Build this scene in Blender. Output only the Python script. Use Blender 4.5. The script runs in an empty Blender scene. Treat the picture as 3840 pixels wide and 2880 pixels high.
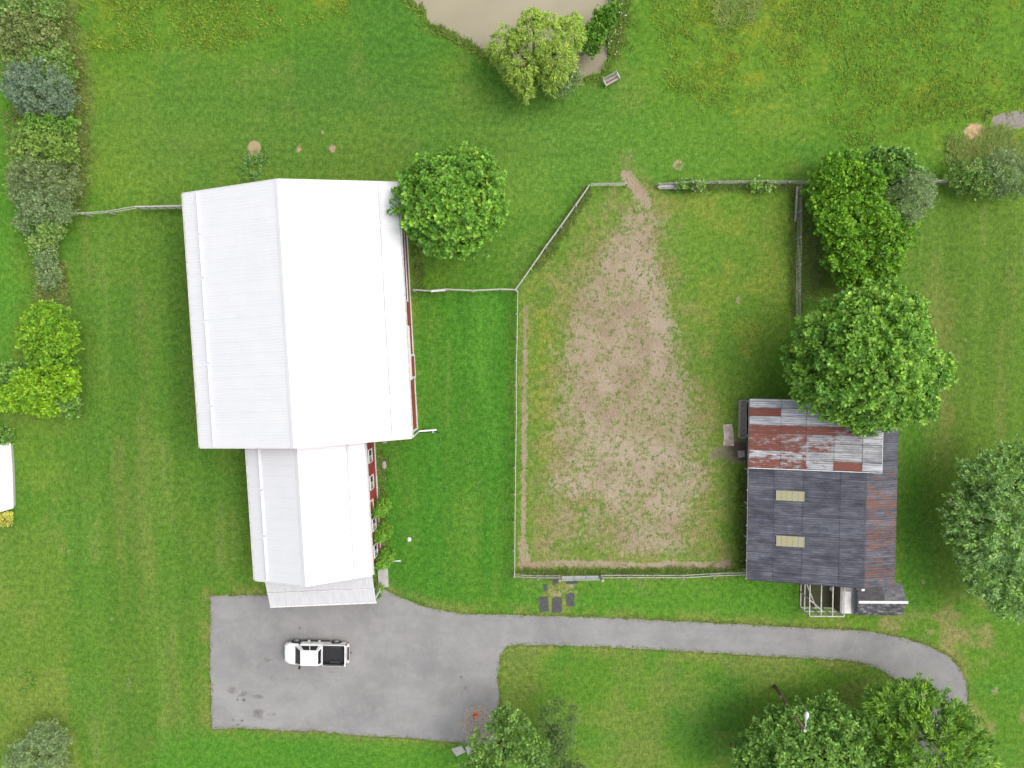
import bpy, math, random
import numpy as np
from mathutils import Vector, Matrix

random.seed(7)
RNG = np.random.default_rng(7)
scene = bpy.context.scene
COL = scene.collection

# ------------------------------------------------------------------ camera
F, CX, CY, NX, NY, H = 2700.0, 1920.0, 1440.0, 1962.0, 1312.0, 64.0   # drone camera, 64 m up
_dn = Vector(((NX - CX) / F, -(NY - CY) / F, -1)).normalized()
_up = -_dn
_xw = Vector((1, 0, 0)); _xw = (_xw - _up * _xw.dot(_up)).normalized()
_yw = _up.cross(_xw)
RM = Matrix((_xw, _yw, _up))
cam_d = bpy.data.cameras.new('camera'); cam = bpy.data.objects.new('camera', cam_d); COL.objects.link(cam)
cam_d.sensor_width = 36; cam_d.lens = F / 3840 * 36; cam_d.clip_end = 6000; cam_d.clip_start = 0.5
cam.matrix_world = Matrix.Translation((0, 0, H)) @ RM.to_4x4()
scene.camera = cam

# ------------------------------------------------------------------ sky, sun, exposure
SUN_EL, SUN_AZ = math.radians(58), math.radians(14)      # azimuth from +X towards +Y
w = bpy.data.worlds.new('World'); scene.world = w; w.use_nodes = True
nt = w.node_tree; nt.nodes.clear()
sky = nt.nodes.new('ShaderNodeTexSky'); sky.sky_type = 'NISHITA'; sky.sun_disc = False
sky.sun_elevation = SUN_EL; sky.sun_rotation = math.pi / 2 - SUN_AZ
sky.air_density = 1.0; sky.dust_density = 5.0; sky.ozone_density = 1.0
hs = nt.nodes.new('ShaderNodeHueSaturation'); hs.inputs['Saturation'].default_value = 0.4   # thin overcast
bg = nt.nodes.new('ShaderNodeBackground'); bg.inputs['Strength'].default_value = 0.15
wo = nt.nodes.new('ShaderNodeOutputWorld')
nt.links.new(sky.outputs[0], hs.inputs['Color']); nt.links.new(hs.outputs[0], bg.inputs[0]); nt.links.new(bg.outputs[0], wo.inputs[0])
sd = bpy.data.lights.new('sun', 'SUN'); sun = bpy.data.objects.new('sun', sd); COL.objects.link(sun)
sd.energy = 0.75; sd.angle = math.radians(75); sd.color = (1.0, 0.965, 0.91)
sdir = Vector((math.cos(SUN_EL) * math.cos(SUN_AZ), math.cos(SUN_EL) * math.sin(SUN_AZ), math.sin(SUN_EL)))
sun.rotation_euler = sdir.to_track_quat('Z', 'Y').to_euler(); sun.location = (30, 10, 60)
scene.view_settings.view_transform = 'Standard'; scene.view_settings.look = 'None'
scene.view_settings.exposure = 0.53; scene.view_settings.gamma = 1.0

# ------------------------------------------------------------------ helpers
def P(px, py, z=0.0):
    c = RM @ Vector(((px - CX) / F, -(py - CY) / F, -1))
    t = (z - H) / c.z
    return Vector((c.x * t, c.y * t, z))

def tag(o, label=None, cat=None, group=None, kind=None):
    if label: o['label'] = label
    if cat: o['category'] = cat
    if group: o['group'] = group
    if kind: o['kind'] = kind
    return o

def empty(name, loc, rz=0.0):
    o = bpy.data.objects.new(name, None); COL.objects.link(o)
    o.location = loc; o.rotation_euler = (0, 0, rz); o.empty_display_size = 0.3
    return o

def link(name, me, mat=None, parent=None, loc=(0, 0, 0), rot=(0, 0, 0)):
    o = bpy.data.objects.new(name, me); COL.objects.link(o)
    if mat is not None and not me.materials: me.materials.append(mat)
    o.location = loc; o.rotation_euler = rot
    if parent is not None: o.parent = parent
    return o

def mesh_np(name, V, Q, color=None, cname='tint', smooth=False):
    """fast mesh from numpy arrays, all faces with the same corner count"""
    me = bpy.data.meshes.new(name)
    V = np.asarray(V, dtype=np.float32); Q = np.asarray(Q, dtype=np.int32)
    k = Q.shape[1]
    me.vertices.add(len(V)); me.vertices.foreach_set('co', V.ravel())
    me.loops.add(Q.size); me.loops.foreach_set('vertex_index', Q.ravel())
    me.polygons.add(len(Q)); me.polygons.foreach_set('loop_start', np.arange(0, Q.size, k, dtype=np.int32))
    me.polygons.foreach_set('use_smooth', np.full(len(Q), smooth, dtype=bool))
    if color is not None:
        a = me.attributes.new(cname, 'FLOAT_COLOR', 'POINT')
        c = np.ones((len(V), 4), dtype=np.float32); c[:, :3] = color
        a.data.foreach_set('color', c.ravel())
    me.update(calc_edges=True)
    return me

class MB:
    def __init__(s): s.v = []; s.f = []
    def add(s, vs, fs):
        n = len(s.v); s.v += [tuple(p) for p in vs]; s.f += [tuple(i + n for i in f) for f in fs]; return s
    def box(s, x0, x1, y0, y1, z0, z1):
        return s.add([(x0,y0,z0),(x1,y0,z0),(x1,y1,z0),(x0,y1,z0),(x0,y0,z1),(x1,y0,z1),(x1,y1,z1),(x0,y1,z1)],
                     [(3,2,1,0),(4,5,6,7),(0,1,5,4),(1,2,6,5),(2,3,7,6),(3,0,4,7)])
    def beam(s, a, b, wd, ht, upv=(0, 0, 1)):
        a = Vector(a); b = Vector(b); d = (b - a).normalized(); upv = Vector(upv)
        if abs(d.dot(upv)) > 0.98: upv = Vector((1, 0, 0))
        r = d.cross(upv).normalized() * wd / 2; u = r.cross(d).normalized() * ht / 2
        vs = [a-r-u, a+r-u, a+r+u, a-r+u, b-r-u, b+r-u, b+r+u, b-r+u]
        return s.add(vs, [(0,1,2,3),(7,6,5,4),(1,0,4,5),(2,1,5,6),(3,2,6,7),(0,3,7,4)])
    def tube(s, pts, rad, n=8, cap=True):
        pts = [Vector(p) for p in pts]; base = len(s.v); prev = None
        if not hasattr(rad, '__len__'): rad = [rad] * len(pts)
        for i, p in enumerate(pts):
            d = (pts[min(i+1, len(pts)-1)] - pts[max(i-1, 0)]).normalized()
            if prev is None:
                prev = d.cross(Vector((0, 0, 1)) if abs(d.z) < 0.9 else Vector((1, 0, 0))).normalized()
            x = (prev - d * prev.dot(d)).normalized(); prev = x; y = d.cross(x)
            for k in range(n):
                t = 2 * math.pi * k / n
                s.v.append(tuple(p + (x * math.cos(t) + y * math.sin(t)) * rad[i]))
        for i in range(len(pts) - 1):
            for k in range(n):
                a = base + i*n + k; b = base + i*n + (k+1) % n
                s.f.append((a, b, b + n, a + n))
        if cap:
            s.f.append(tuple(base + k for k in reversed(range(n))))
            s.f.append(tuple(base + (len(pts)-1)*n + k for k in range(n)))
        return s
    def lathe(s, prof, n=20, axis='z', c=(0, 0, 0)):
        base = len(s.v); c = Vector(c)
        for r, h in prof:
            for k in range(n):
                t = 2 * math.pi * k / n; a, b = r * math.cos(t), r * math.sin(t)
                s.v.append(tuple(c + Vector({'z': (a, b, h), 'y': (a, h, b), 'x': (h, a, b)}[axis])))
        for i in range(len(prof) - 1):
            for k in range(n):
                a = base + i*n + k; b = base + i*n + (k+1) % n
                s.f.append((a, b, b + n, a + n))
        s.f.append(tuple(base + k for k in reversed(range(n))))
        s.f.append(tuple(base + (len(prof)-1)*n + k for k in range(n)))
        return s
    def prism(s, poly, z0, z1):
        n = len(poly)
        vs = [(p[0], p[1], z0) for p in poly] + [(p[0], p[1], z1) for p in poly]
        fs = [tuple(range(n, 2*n)), tuple(reversed(range(n)))] + [(i, (i+1) % n, n + (i+1) % n, n + i) for i in range(n)]
        return s.add(vs, fs)
    def mesh(s, name, smooth=False):
        me = bpy.data.meshes.new(name); me.from_pydata(s.v, [], s.f); me.update()
        if smooth: me.polygons.foreach_set('use_smooth', [True] * len(me.polygons))
        return me
    def build(s, name, mat, parent=None, smooth=False, **kw):
        return link(name, s.mesh(name, smooth), mat, parent, **kw)

def vnoise(x, y, seed=0):
    xi = np.floor(x).astype(np.int64); yi = np.floor(y).astype(np.int64)
    fx = x - xi; fy = y - yi; fx = fx*fx*(3-2*fx); fy = fy*fy*(3-2*fy)
    def h(a, b):
        n = (a * 374761393 + b * 668265263 + seed * 1442695041) & 0x7fffffff
        n = ((n ^ (n >> 13)) * 1274126177) & 0x7fffffff
        n = n ^ (n >> 16)
        return (n & 0xffff) / 65535.0
    return (h(xi, yi)*(1-fx) + h(xi+1, yi)*fx)*(1-fy) + (h(xi, yi+1)*(1-fx) + h(xi+1, yi+1)*fx)*fy

def fbm(x, y, sc, seed=0, octv=4, g=0.55):
    t = 0; a = 1; n = 0
    for o in range(octv):
        t = t + a * vnoise(x*sc*2**o + 17.3*o + 1000, y*sc*2**o + 9.1*o + 1000, seed + o); n += a; a *= g
    return t / n

def sstep(a, b, x):
    t = np.clip((x - a) / (b - a), 0, 1); return t*t*(3-2*t)

def poly_sd(X, Y, poly):
    """signed distance to polygon, positive inside"""
    d = np.full(X.shape, 1e9); ins = np.zeros(X.shape, bool); n = len(poly)
    for i in range(n):
        ax, ay = poly[i][0], poly[i][1]; bx, by = poly[(i+1) % n][0], poly[(i+1) % n][1]
        ex, ey = bx-ax, by-ay; t = np.clip(((X-ax)*ex + (Y-ay)*ey) / (ex*ex + ey*ey + 1e-9), 0, 1)
        d = np.minimum(d, np.hypot(X-ax-t*ex, Y-ay-t*ey))
        c = ((ay > Y) != (by > Y)) & (X < (bx-ax)*(Y-ay)/(by-ay + 1e-12) + ax)
        ins ^= c
    return np.where(ins, d, -d)

def line_d(X, Y, pts):
    d = np.full(X.shape, 1e9)
    for (ax, ay), (bx, by) in zip(pts[:-1], pts[1:]):
        ex, ey = bx-ax, by-ay; t = np.clip(((X-ax)*ex + (Y-ay)*ey) / (ex*ex + ey*ey + 1e-9), 0, 1)
        d = np.minimum(d, np.hypot(X-ax-t*ex, Y-ay-t*ey))
    return d

def PW(pts, z=0.0): return [tuple(P(x, y, z)[:2]) for x, y in pts]

# ------------------------------------------------------------------ materials
class NT:
    def __init__(s, name):
        s.m = bpy.data.materials.new(name); s.m.use_nodes = True
        s.t = s.m.node_tree; s.t.nodes.clear()
        s.out = s.n('ShaderNodeOutputMaterial'); s.b = s.n('ShaderNodeBsdfPrincipled')
        s.l(s.b.outputs[0], s.out.inputs[0])
    def n(s, t, **kw):
        x = s.t.nodes.new(t)
        for k, v in kw.items(): setattr(x, k, v)
        return x
    def l(s, a, b): s.t.links.new(a, b)
    def pos(s, scale=(1, 1, 1), obj=False):
        if obj: o = s.n('ShaderNodeTexCoord').outputs['Object']
        else: o = s.n('ShaderNodeNewGeometry').outputs['Position']
        mp = s.n('ShaderNodeMapping'); mp.inputs['Scale'].default_value = scale
        s.l(o, mp.inputs[0]); return mp.outputs[0]
    def noise(s, vec, scale, detail=3, rough=0.6):
        x = s.n('ShaderNodeTexNoise'); x.inputs['Scale'].default_value = scale
        x.inputs['Detail'].default_value = detail; x.inputs['Roughness'].default_value = rough
        s.l(vec, x.inputs['Vector']); return x.outputs['Fac']
    def ramp(s, fac, a, b, lo=0.0, hi=1.0):
        x = s.n('ShaderNodeMapRange'); x.inputs['From Min'].default_value = a; x.inputs['From Max'].default_value = b
        x.inputs['To Min'].default_value = lo; x.inputs['To Max'].default_value = hi
        s.l(fac, x.inputs['Value']); return x.outputs[0]
    def math(s, op, a, b):
        x = s.n('ShaderNodeMath', operation=op)
        for i, v in enumerate((a, b)):
            if isinstance(v, (int, float)): x.inputs[i].default_value = v
            else: s.l(v, x.inputs[i])
        return x.outputs[0]
    def mix(s, fac, a, b, mode='MIX'):
        x = s.n('ShaderNodeMix', data_type='RGBA', blend_type=mode)
        for i, v in ((0, fac), (6, a), (7, b)):
            if isinstance(v, (int, float)): x.inputs[i].default_value = v
            elif isinstance(v, tuple): x.inputs[i].default_value = (*v, 1)
            else: s.l(v, x.inputs[i])
        return x.outputs[2]
    def attr(s, name, what='Color'):
        x = s.n('ShaderNodeAttribute', attribute_name=name); return x.outputs[what]
    def bump(s, h, strength, dist=0.02):
        x = s.n('ShaderNodeBump'); x.inputs['Strength'].default_value = strength; x.inputs['Distance'].default_value = dist
        s.l(h, x.inputs['Height']); s.l(x.outputs[0], s.b.inputs['Normal'])
    def fin(s, col, rough=0.7, metal=0.0, spec=0.4):
        if isinstance(col, tuple): s.b.inputs['Base Color'].default_value = (*col, 1)
        else: s.l(col, s.b.inputs['Base Color'])
        if isinstance(rough, (int, float)): s.b.inputs['Roughness'].default_value = rough
        else: s.l(rough, s.b.inputs['Roughness'])
        s.b.inputs['Metallic'].default_value = metal; s.b.inputs['Specular IOR Level'].default_value = spec
        return s.m

def pm(name, c1, c2, scale=3.0, rough=0.7, metal=0.0, spec=0.35, stretch=(1, 1, 1), lo=0.35, hi=0.65, bump=0.0):
    t = NT(name); v = t.pos(stretch); f = t.noise(v, scale, 4)
    c = t.mix(t.ramp(f, lo, hi), c1, c2)
    if bump: t.bump(f, bump)
    return t.fin(c, rough, metal, spec)

M = {}
M['white_metal'] = pm('white_roof_metal', (.72, .72, .725), (.69, .695, .71), 0.5, 0.42, 0, 0.4)
M['porch_metal'] = pm('shaded_porch_metal', (.59, .59, .60), (.53, .53, .545), 1.2, 0.5, stretch=(3, .6, 1))  # greyer sheet; the south slope's shade is put into its colour
M['white_trim'] = pm('white_trim', (.74, .74, .735), (.62, .61, .60), 2.0, 0.5)
M['gutter'] = pm('gutter_paint', (.78, .78, .77), (.60, .59, .57), 3.0, 0.5)
M['red_siding'] = pm('red_siding', (.33, .045, .045), (.25, .038, .04), 0.8, 0.45, 0, 0.4)
M['dark_glass'] = NT('dark_glass').fin((.015, .02, .022), 0.08, 0, 0.5)
M['grey_glass'] = NT('grey_glass').fin((.32, .33, .33), 0.15, 0, 0.5)
M['shadow_gap'] = NT('dark_interior').fin((.03, .028, .026), 0.9)
M['old_wood'] = pm('weathered_grey_wood', (.42, .40, .36), (.24, .22, .19), 4.0, 0.85, stretch=(1, 1, 1), bump=0.4)
M['pale_wood'] = pm('pale_weathered_wood', (.52, .51, .47), (.36, .345, .31), 5.0, 0.85)
M['brown_wood'] = pm('brown_pole_wood', (.23, .155, .10), (.12, .085, .06), 5.0, 0.85, bump=0.4)
M['bark'] = pm('bark', (.13, .105, .08), (.06, .05, .04), 8.0, 0.9, bump=0.6)
M['galv'] = pm('galvanised_pipe', (.62, .63, .63), (.45, .46, .46), 6.0, 0.4, 0.3)
M['black_plastic'] = NT('black_plastic').fin((.02, .02, .022), 0.5)
M['rubber'] = pm('tyre_rubber', (.025, .025, .025), (.04, .04, .04), 8, 0.85)
M['truck_paint'] = NT('truck_paint').fin((.80, .80, .79), 0.22, 0, 0.5)
M['chrome'] = NT('bright_alloy').fin((.66, .66, .66), 0.3, 0.4)
M['red_lens'] = NT('red_lens').fin((.35, .02, .02), 0.2)
M['clear_lens'] = NT('clear_lens').fin((.6, .6, .6), 0.12)
M['truck_liner'] = pm('bed_liner', (.028, .030, .034), (.045, .047, .052), 10, 0.7)
M['rust'] = pm('rust', (.26, .08, .04), (.14, .05, .03), 5, 0.9)
M['stone'] = pm('stone', (.42, .40, .37), (.26, .25, .23), 5, 0.9, bump=0.5)
M['concrete'] = pm('concrete', (.47, .46, .44), (.36, .35, .33), 2.5, 0.9, bump=0.2)
M['pale_sheet'] = pm('pale_sheet', (.66, .65, .63), (.56, .55, .53), 2.5, 0.7)
M['roll_roof'] = pm('grey_roll_roofing', (.33, .32, .31), (.22, .215, .21), 9, 0.95, bump=0.5)
M['mat'] = pm('dark_garden_mat', (.055, .058, .068), (.085, .083, .082), 3, 0.8, bump=0.3)
M['orange'] = NT('cone_orange').fin((.75, .11, .02), 0.5)
M['lamp_grey'] = NT('lamp_housing').fin((.62, .64, .66), 0.4)
M['white_cap'] = NT('well_cap').fin((.70, .76, .82), 0.4)
M['red_paint'] = NT('red_paint').fin((.5, .05, .03), 0.4)
M['board_rust'] = pm('worn_board', (.52, .46, .43), (.38, .27, .22), 2.2, 0.9, lo=.42, hi=.6)
M['blue_wall'] = pm('pale_blue_wall', (.52, .57, .62), (.42, .47, .52), 3, 0.8)
M['slab_white'] = pm('white_slab', (.82, .81, .79), (.76, .75, .72), 1.0, 0.7)
M['straw_twig'] = pm('bare_twig', (.36, .33, .29), (.24, .21, .18), 5, 0.9)

def leaf_mat(name, trans=0.15, rough=0.5):
    t = NT(name); c = t.attr('tint')
    t.fin(c, rough, 0, 0.35)
    tr = t.n('ShaderNodeBsdfTranslucent'); mx = t.n('ShaderNodeMixShader'); mx.inputs[0].default_value = trans
    c2 = t.mix(0.5, c, (1.0, 1.0, 0.35), 'MULTIPLY'); t.l(c2, tr.inputs[0])
    t.l(t.b.outputs[0], mx.inputs[1]); t.l(tr.outputs[0], mx.inputs[2]); t.l(mx.outputs[0], t.out.inputs[0])
    return t.m
M['leaf'] = leaf_mat('leaf'); M['blade'] = leaf_mat('grass_blade', 0.2, 0.6)

def asphalt_mat():
    t = NT('asphalt'); v = t.pos()
    big = t.noise(v, 0.2, 6, 0.65); mid = t.noise(v, 0.75, 5, 0.65); fine = t.noise(v, 14, 2, 0.7)
    c = t.mix(t.ramp(big, .36, .64), (.213, .210, .207), (.292, .287, .281))
    c = t.mix(t.ramp(mid, .45, .72, 0, .45), c, (.34, .328, .316))
    c = t.mix(t.math('MULTIPLY', t.ramp(t.noise(t.pos((.25, 1.6, 1)), .8, 3), .5, .7), .35), c, (.21, .205, .205))
    # oil and damp stains on the pad
    st = t.attr('stain', 'Fac'); sn = t.noise(v, 2.2, 4, 0.7)
    c = t.mix(t.ramp(t.math('ADD', st, t.math('MULTIPLY', t.math('SUBTRACT', sn, .5), 1.0)), .28, .85, 0, .82), c, (.085, .070, .060))
    vo = t.n('ShaderNodeTexVoronoi', feature='DISTANCE_TO_EDGE'); vo.inputs['Scale'].default_value = .16
    wp_ = t.n('ShaderNodeVectorMath', operation='ADD'); nz_ = t.n('ShaderNodeTexNoise'); nz_.inputs['Scale'].default_value = .9; nz_.inputs['Detail'].default_value = 4
    t.l(v, nz_.inputs['Vector']); t.l(v, wp_.inputs[0]); t.l(nz_.outputs['Color'], wp_.inputs[1]); t.l(wp_.outputs[0], vo.inputs['Vector'])
    c = t.mix(t.math('MULTIPLY', t.ramp(vo.outputs['Distance'], .0, .010, .14, 0), t.ramp(big, .42, .56)), c, (.10, .095, .09))
    c = t.mix(t.ramp(t.noise(v, 3.5, 3, .7), .56, .74, 0, .35), c, (.40, .38, .36))
    c = t.mix(t.ramp(fine, .3, .7, 0, .22), c, (.15, .15, .15))
    t.bump(fine, 0.25, 0.01)
    return t.fin(c, 0.9, 0, 0.25)

def roof_sheet_mat(name, base_a, base_b, rust_a, rust_b, streak, valley=.5):
    """weathered corrugated sheet; each sheet's object colour: R = rust share, G = pale paint share, B = tone"""
    t = NT(name); oi = t.n('ShaderNodeObjectInfo')
    sp = t.n('ShaderNodeSeparateColor'); t.l(oi.outputs['Color'], sp.inputs[0])
    v = t.pos(); vs = t.pos((.35, 4.0, 1))
    n1 = t.noise(t.pos((.7, 1.9, 1)), 1.9, 5, 0.7); n2 = t.noise(vs, 1.3, 4, 0.7); n3 = t.noise(t.pos((.6, 6, 1)), 2.0, 3, 0.7)
    c = t.mix(t.ramp(n2, .38, .62), base_a, base_b)
    c = t.mix(t.ramp(n3, .5, .72, 0, .7), c, streak)
    mo = t.noise(t.pos((.7, 1.3, 1)), 1.1, 5, 0.7)
    c = t.mix(t.ramp(mo, .36, .64), t.mix(1.0, c, (.66, .66, .68), 'MULTIPLY'), t.mix(1.0, c, (1.42, 1.42, 1.38), 'MULTIPLY'))
    c = t.mix(sp.outputs['Green'], c, t.mix(t.ramp(n2, .38, .66), (.60, .61, .64), (.25, .25, .27)))
    rf = t.ramp(t.math('ADD', sp.outputs['Red'], t.math('MULTIPLY', t.math('SUBTRACT', n1, .5), 1.8)), .38, .60)
    c = t.mix(rf, c, t.mix(t.ramp(n3, .4, .65), rust_a, rust_b))
    # grime along the laps and in the corrugation valleys
    oc = t.n('ShaderNodeTexCoord').outputs['Object']; sx = t.n('ShaderNodeSeparateXYZ'); t.l(oc, sx.inputs[0])
    lap = t.math('MAXIMUM', t.ramp(sx.outputs['Y'], .04, .13, 1, 0), t.ramp(sx.outputs['X'], .02, .08, .8, 0))
    val = t.ramp(sx.outputs['Z'], .0, .024, 1, 0)
    c = t.mix(t.math('MULTIPLY', t.math('MAXIMUM', t.math('MULTIPLY', lap, .95), t.math('MULTIPLY', val, valley)), t.ramp(n1, .3, .6, .45, 1)), c, (.045, .043, .045))
    k = t.ramp(sp.outputs['Blue'], 0, 1, .72, 1.22)
    mul = t.n('ShaderNodeVectorMath', operation='SCALE'); t.l(c, mul.inputs[0]); t.l(k, mul.inputs['Scale'])
    t.bump(n3, 0.2, 0.01)
    return t.fin(mul.outputs[0], 0.65, 0.0, 0.3)

M['asphalt'] = asphalt_mat()
M['rust_sheet'] = roof_sheet_mat('rusty_sheet', (.40, .40, .42), (.27, .265, .27), (.25, .072, .046), (.19, .07, .05), (.10, .095, .095))
M['dark_sheet'] = roof_sheet_mat('slate_painted_sheet', (.055, .059, .080), (.118, .123, .155), (.20, .095, .068), (.145, .075, .058), (.040, .040, .050))

# ------------------------------------------------------------------ ground
pond_px = [(1530,-60),(1548,-5),(1562,12),(1590,30),(1596,58),(1622,88),(1680,114),(1740,144),(1776,166),(1802,186),(1852,206),(1890,222),
           (1960,248),(2060,268),(2150,290),(2180,293),(2216,282),(2254,260),(2276,226),(2284,180),(2272,140),(2285,90),(2294,40),(2290,0),(2280,-60),(2200,-280),(1680,-280)]
drive_px = [(790,2233),(1000,2232),(1200,2230),(1405,2226),(1422,2206),(1440,2211),(1475,2228),(1520,2248),(1570,2269),(1640,2286),(1700,2297),(1760,2303),
            (1850,2304),(1920,2305),(2100,2311),(2400,2322),(2650,2335),(2880,2346),(3060,2357),(3200,2362),(3290,2373),(3380,2391),(3480,2421),(3560,2463),
            (3600,2506),(3620,2552),(3627,2602),(3625,2690),(3618,2800),(3600,2900),(3570,3050),(3380,3050),(3425,2880),(3448,2760),(3436,2660),(3412,2605),(3375,2565),(3330,2527),(3280,2502),
            (3215,2481),(3150,2474),(3050,2468),(2880,2460),(2700,2449),(2500,2438),(2300,2426),(2100,2420),(1950,2418),(1906,2422),(1886,2436),(1873,2465),
            (1870,2500),(1863,2540),(1869,2562),(1873,2600),(1872,2640),(1870,2700),(1862,2790),(1760,2786),(1680,2780),(1560,2768),(1450,2762),(1330,2757),(1235,2746),
            (1180,2737),(1140,2741),(1000,2735),(880,2727),(850,2733),(796,2733),(793,2600),(788,2480)]
POND = PW(pond_px); DRIVE = PW(drive_px)

lo = P(-330, 3200); hi = P(4170, -330)
gx = np.concatenate([[-1800, -500, -150, -75], np.arange(lo.x, hi.x, 0.2), [75, 150, 500, 1800]])
gy = np.concatenate([[-1800, -500, -150, -75], np.arange(lo.y, hi.y, 0.2), [75, 150, 500, 1800]])
GX, GY = np.meshgrid(gx, gy)
X, Y = GX.ravel(), GY.ravel()

def blob(cx, cy, r, sd=0, wob=0.5, sx=1.0, sy=1.0):
    """soft spot at photo point (cx,cy) of radius r photo px, 1 in the middle"""
    c = P(cx, cy); r = r / 42.2
    d = np.hypot((X - c.x) / sx, (Y - c.y) / sy) / r + (NZ2 - 0.5) * wob * 2
    return 1 - sstep(0.6, 1.25, d)

NZ1 = fbm(X, Y, 0.06, 3, 5); NZ2 = fbm(X, Y, 0.55, 11, 4); NZ3 = fbm(X, Y, 1.7, 21, 3); NZB = fbm(X, Y, 0.18, 5, 4)
STR_V = fbm(X*1.0 + NZ2*1.2, Y*0.14, 0.42, 31, 4)       # streaks along Y (mowing)
STR_H = fbm(X*0.12, Y*1.0, 0.9, 41, 4)
def C(*c): return np.array(c, dtype=float)
def lerp(a, b, t): return a + (b - a) * t[:, None]
g0 = np.tile(C(.085, .185, .020), (len(X), 1))                     # plain lawn
g0 = lerp(g0, C(.118, .205, .026), sstep(.40, .68, NZB))            # lighter
g0 = lerp(g0, C(.062, .158, .020), sstep(.55, .75, NZ1))            # deeper
g0 = lerp(g0, C(.135, .190, .038), sstep(.56, .72, fbm(X, Y, .33, 91, 4)) * .5)
g0 = lerp(g0, C(.070, .185, .024), sstep(.55, .70, fbm(X, Y, .25, 95, 4)) * .55)
# regions
def region(pts, soft=1.5): return sstep(-soft, soft, poly_sd(X, Y, PW(pts)) + (NZ2 - .5) * 2)
yard = region([(1560,1100),(1935,1095),(1925,2160),(1900,2270),(1600,2270),(1420,2200),(1400,1650),(1565,1640)], .8)
g0 = lerp(g0, C(.052, .172, .016), yard * (.55 + .45 * sstep(.35, .6, STR_V)))
g0 = lerp(g0, C(.078, .215, .024), yard * sstep(.55, .72, STR_V) * .7)
southv = region([(1930,2175),(2800,2165),(3000,2190),(3010,2330),(2800,2330),(1930,2300)], .5)
g0 = lerp(g0, C(.066, .195, .018), southv * .7)
eastl = region([(3380,720),(3840,720),(4100,1500),(4100,2250),(3430,2250),(3380,1700)], 2)
g0 = lerp(g0, C(.088, .158, .022), eastl * .8)
g0 = lerp(g0, C(.165, .180, .050), eastl * sstep(.52, .70, STR_V) * .55)
eastedge = region([(3356,1600),(3470,1600),(3500,2260),(3370,2260)], 1.2)
g0 = lerp(g0, C(.060, .165, .018), eastedge * .7)
westl = region([(280,800),(700,740),(770,1700),(940,1720),(955,2200),(760,2240),(760,2900),(260,2900),(250,1500)], 1.5)
g0 = lerp(g0, C(.078, .168, .022), westl * .6)
g0 = lerp(g0, C(.150, .190, .045), westl * sstep(.54, .74, STR_V) * .5)
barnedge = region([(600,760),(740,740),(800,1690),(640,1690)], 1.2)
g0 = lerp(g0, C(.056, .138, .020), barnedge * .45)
swl = region([(-300,1980),(250,1960),(262,2560),(300,2900),(-300,3200)], .35)
g0 = lerp(g0, C(.145, .205, .036), swl * (.35 + .5 * sstep(.4, .62, NZB)))
farw = region([(-300,-300),(40,-300),(75,900),(40,1400),(-300,1500)], .5)
g0 = lerp(g0, C(.080, .215, .022), farw * .7)
meadow = np.maximum(region([(280,-300),(1300,-300),(1300,100),(700,200),(330,190)], 3), region([(2480,-300),(4000,-300),(4000,620),(3300,540),(2900,330),(2600,560),(2440,300)], 3))
g0 = lerp(g0, C(.105, .205, .018), meadow * .6)
g0 = lerp(g0, C(.20, .215, .020), meadow * sstep(.50, .64, NZ2) * sstep(.42, .62, NZB) * .5)
g0 = lerp(g0, C(.075, .165, .020), meadow * sstep(.50, .36, NZ2) * .4)
bot = region([(600,2740),(1800,2800),(1800,3100),(500,3100)], 1)
topmid = region([(700,250),(2300,330),(2300,700),(1000,680),(600,700),(400,420)], 3)
g0 = lerp(g0, C(.080, .165, .028), topmid * .55)
midlight = region([(1960,420),(2700,450),(2700,680),(2200,680),(1950,1000),(1900,800)], 3)
g0 = lerp(g0, C(.095, .205, .030), midlight * .5)
SV2 = fbm(X + NZ2*.3, Y*.05, 1.1, 131, 3); SH2 = fbm(X*.05, Y + NZ2*.3, 1.1, 141, 3)
vert = np.clip(westl + eastl + yard*.7, 0, 1); horz = np.clip(topmid + bot, 0, 1)
g0 = g0 * (1 + (vert*(sstep(.30, .70, SV2) - .5)*.12 + horz*(sstep(.30, .70, SH2) - .5)*.08))[:, None]
g0 = lerp(g0, C(.16, .20, .055), vert * sstep(.62, .75, SV2) * sstep(.4, .6, NZB) * .45)
# dry fringe beside the hedgerow
dry = sstep(2.2, .3, line_d(X, Y, PW([(240,-200),(270,120),(290,330),(300,600),(300,760)]))) * sstep(.35, .6, NZ2 + .05)
g0 = lerp(g0, C(.190, .185, .060), dry * .45)
# yellowed grass along the drive and round its bend
dsd = poly_sd(X, Y, DRIVE)
edge = sstep(-1.5, -.05, dsd) * sstep(.35, .62, NZ2)
g0 = lerp(g0, C(.215, .20, .06), edge * .55)
bend = region([(3150,2340),(3500,2280),(3840,2240),(3900,2700),(3660,2760),(3600,2480),(3300,2390)], 2.5)
g0 = lerp(g0, C(.23, .205, .085), bend * sstep(.47, .66, NZ2 * .6 + NZB * .4) * .85)
inner = region([(1890,2430),(2800,2460),(3300,2520),(3300,2900),(2100,2900),(1880,2700)], 1)
g0 = lerp(g0, C(.13, .175, .04), inner * sstep(.52, .72, NZB) * .6)
g0 = lerp(g0, C(.066, .20, .018), bot * .7)
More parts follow.
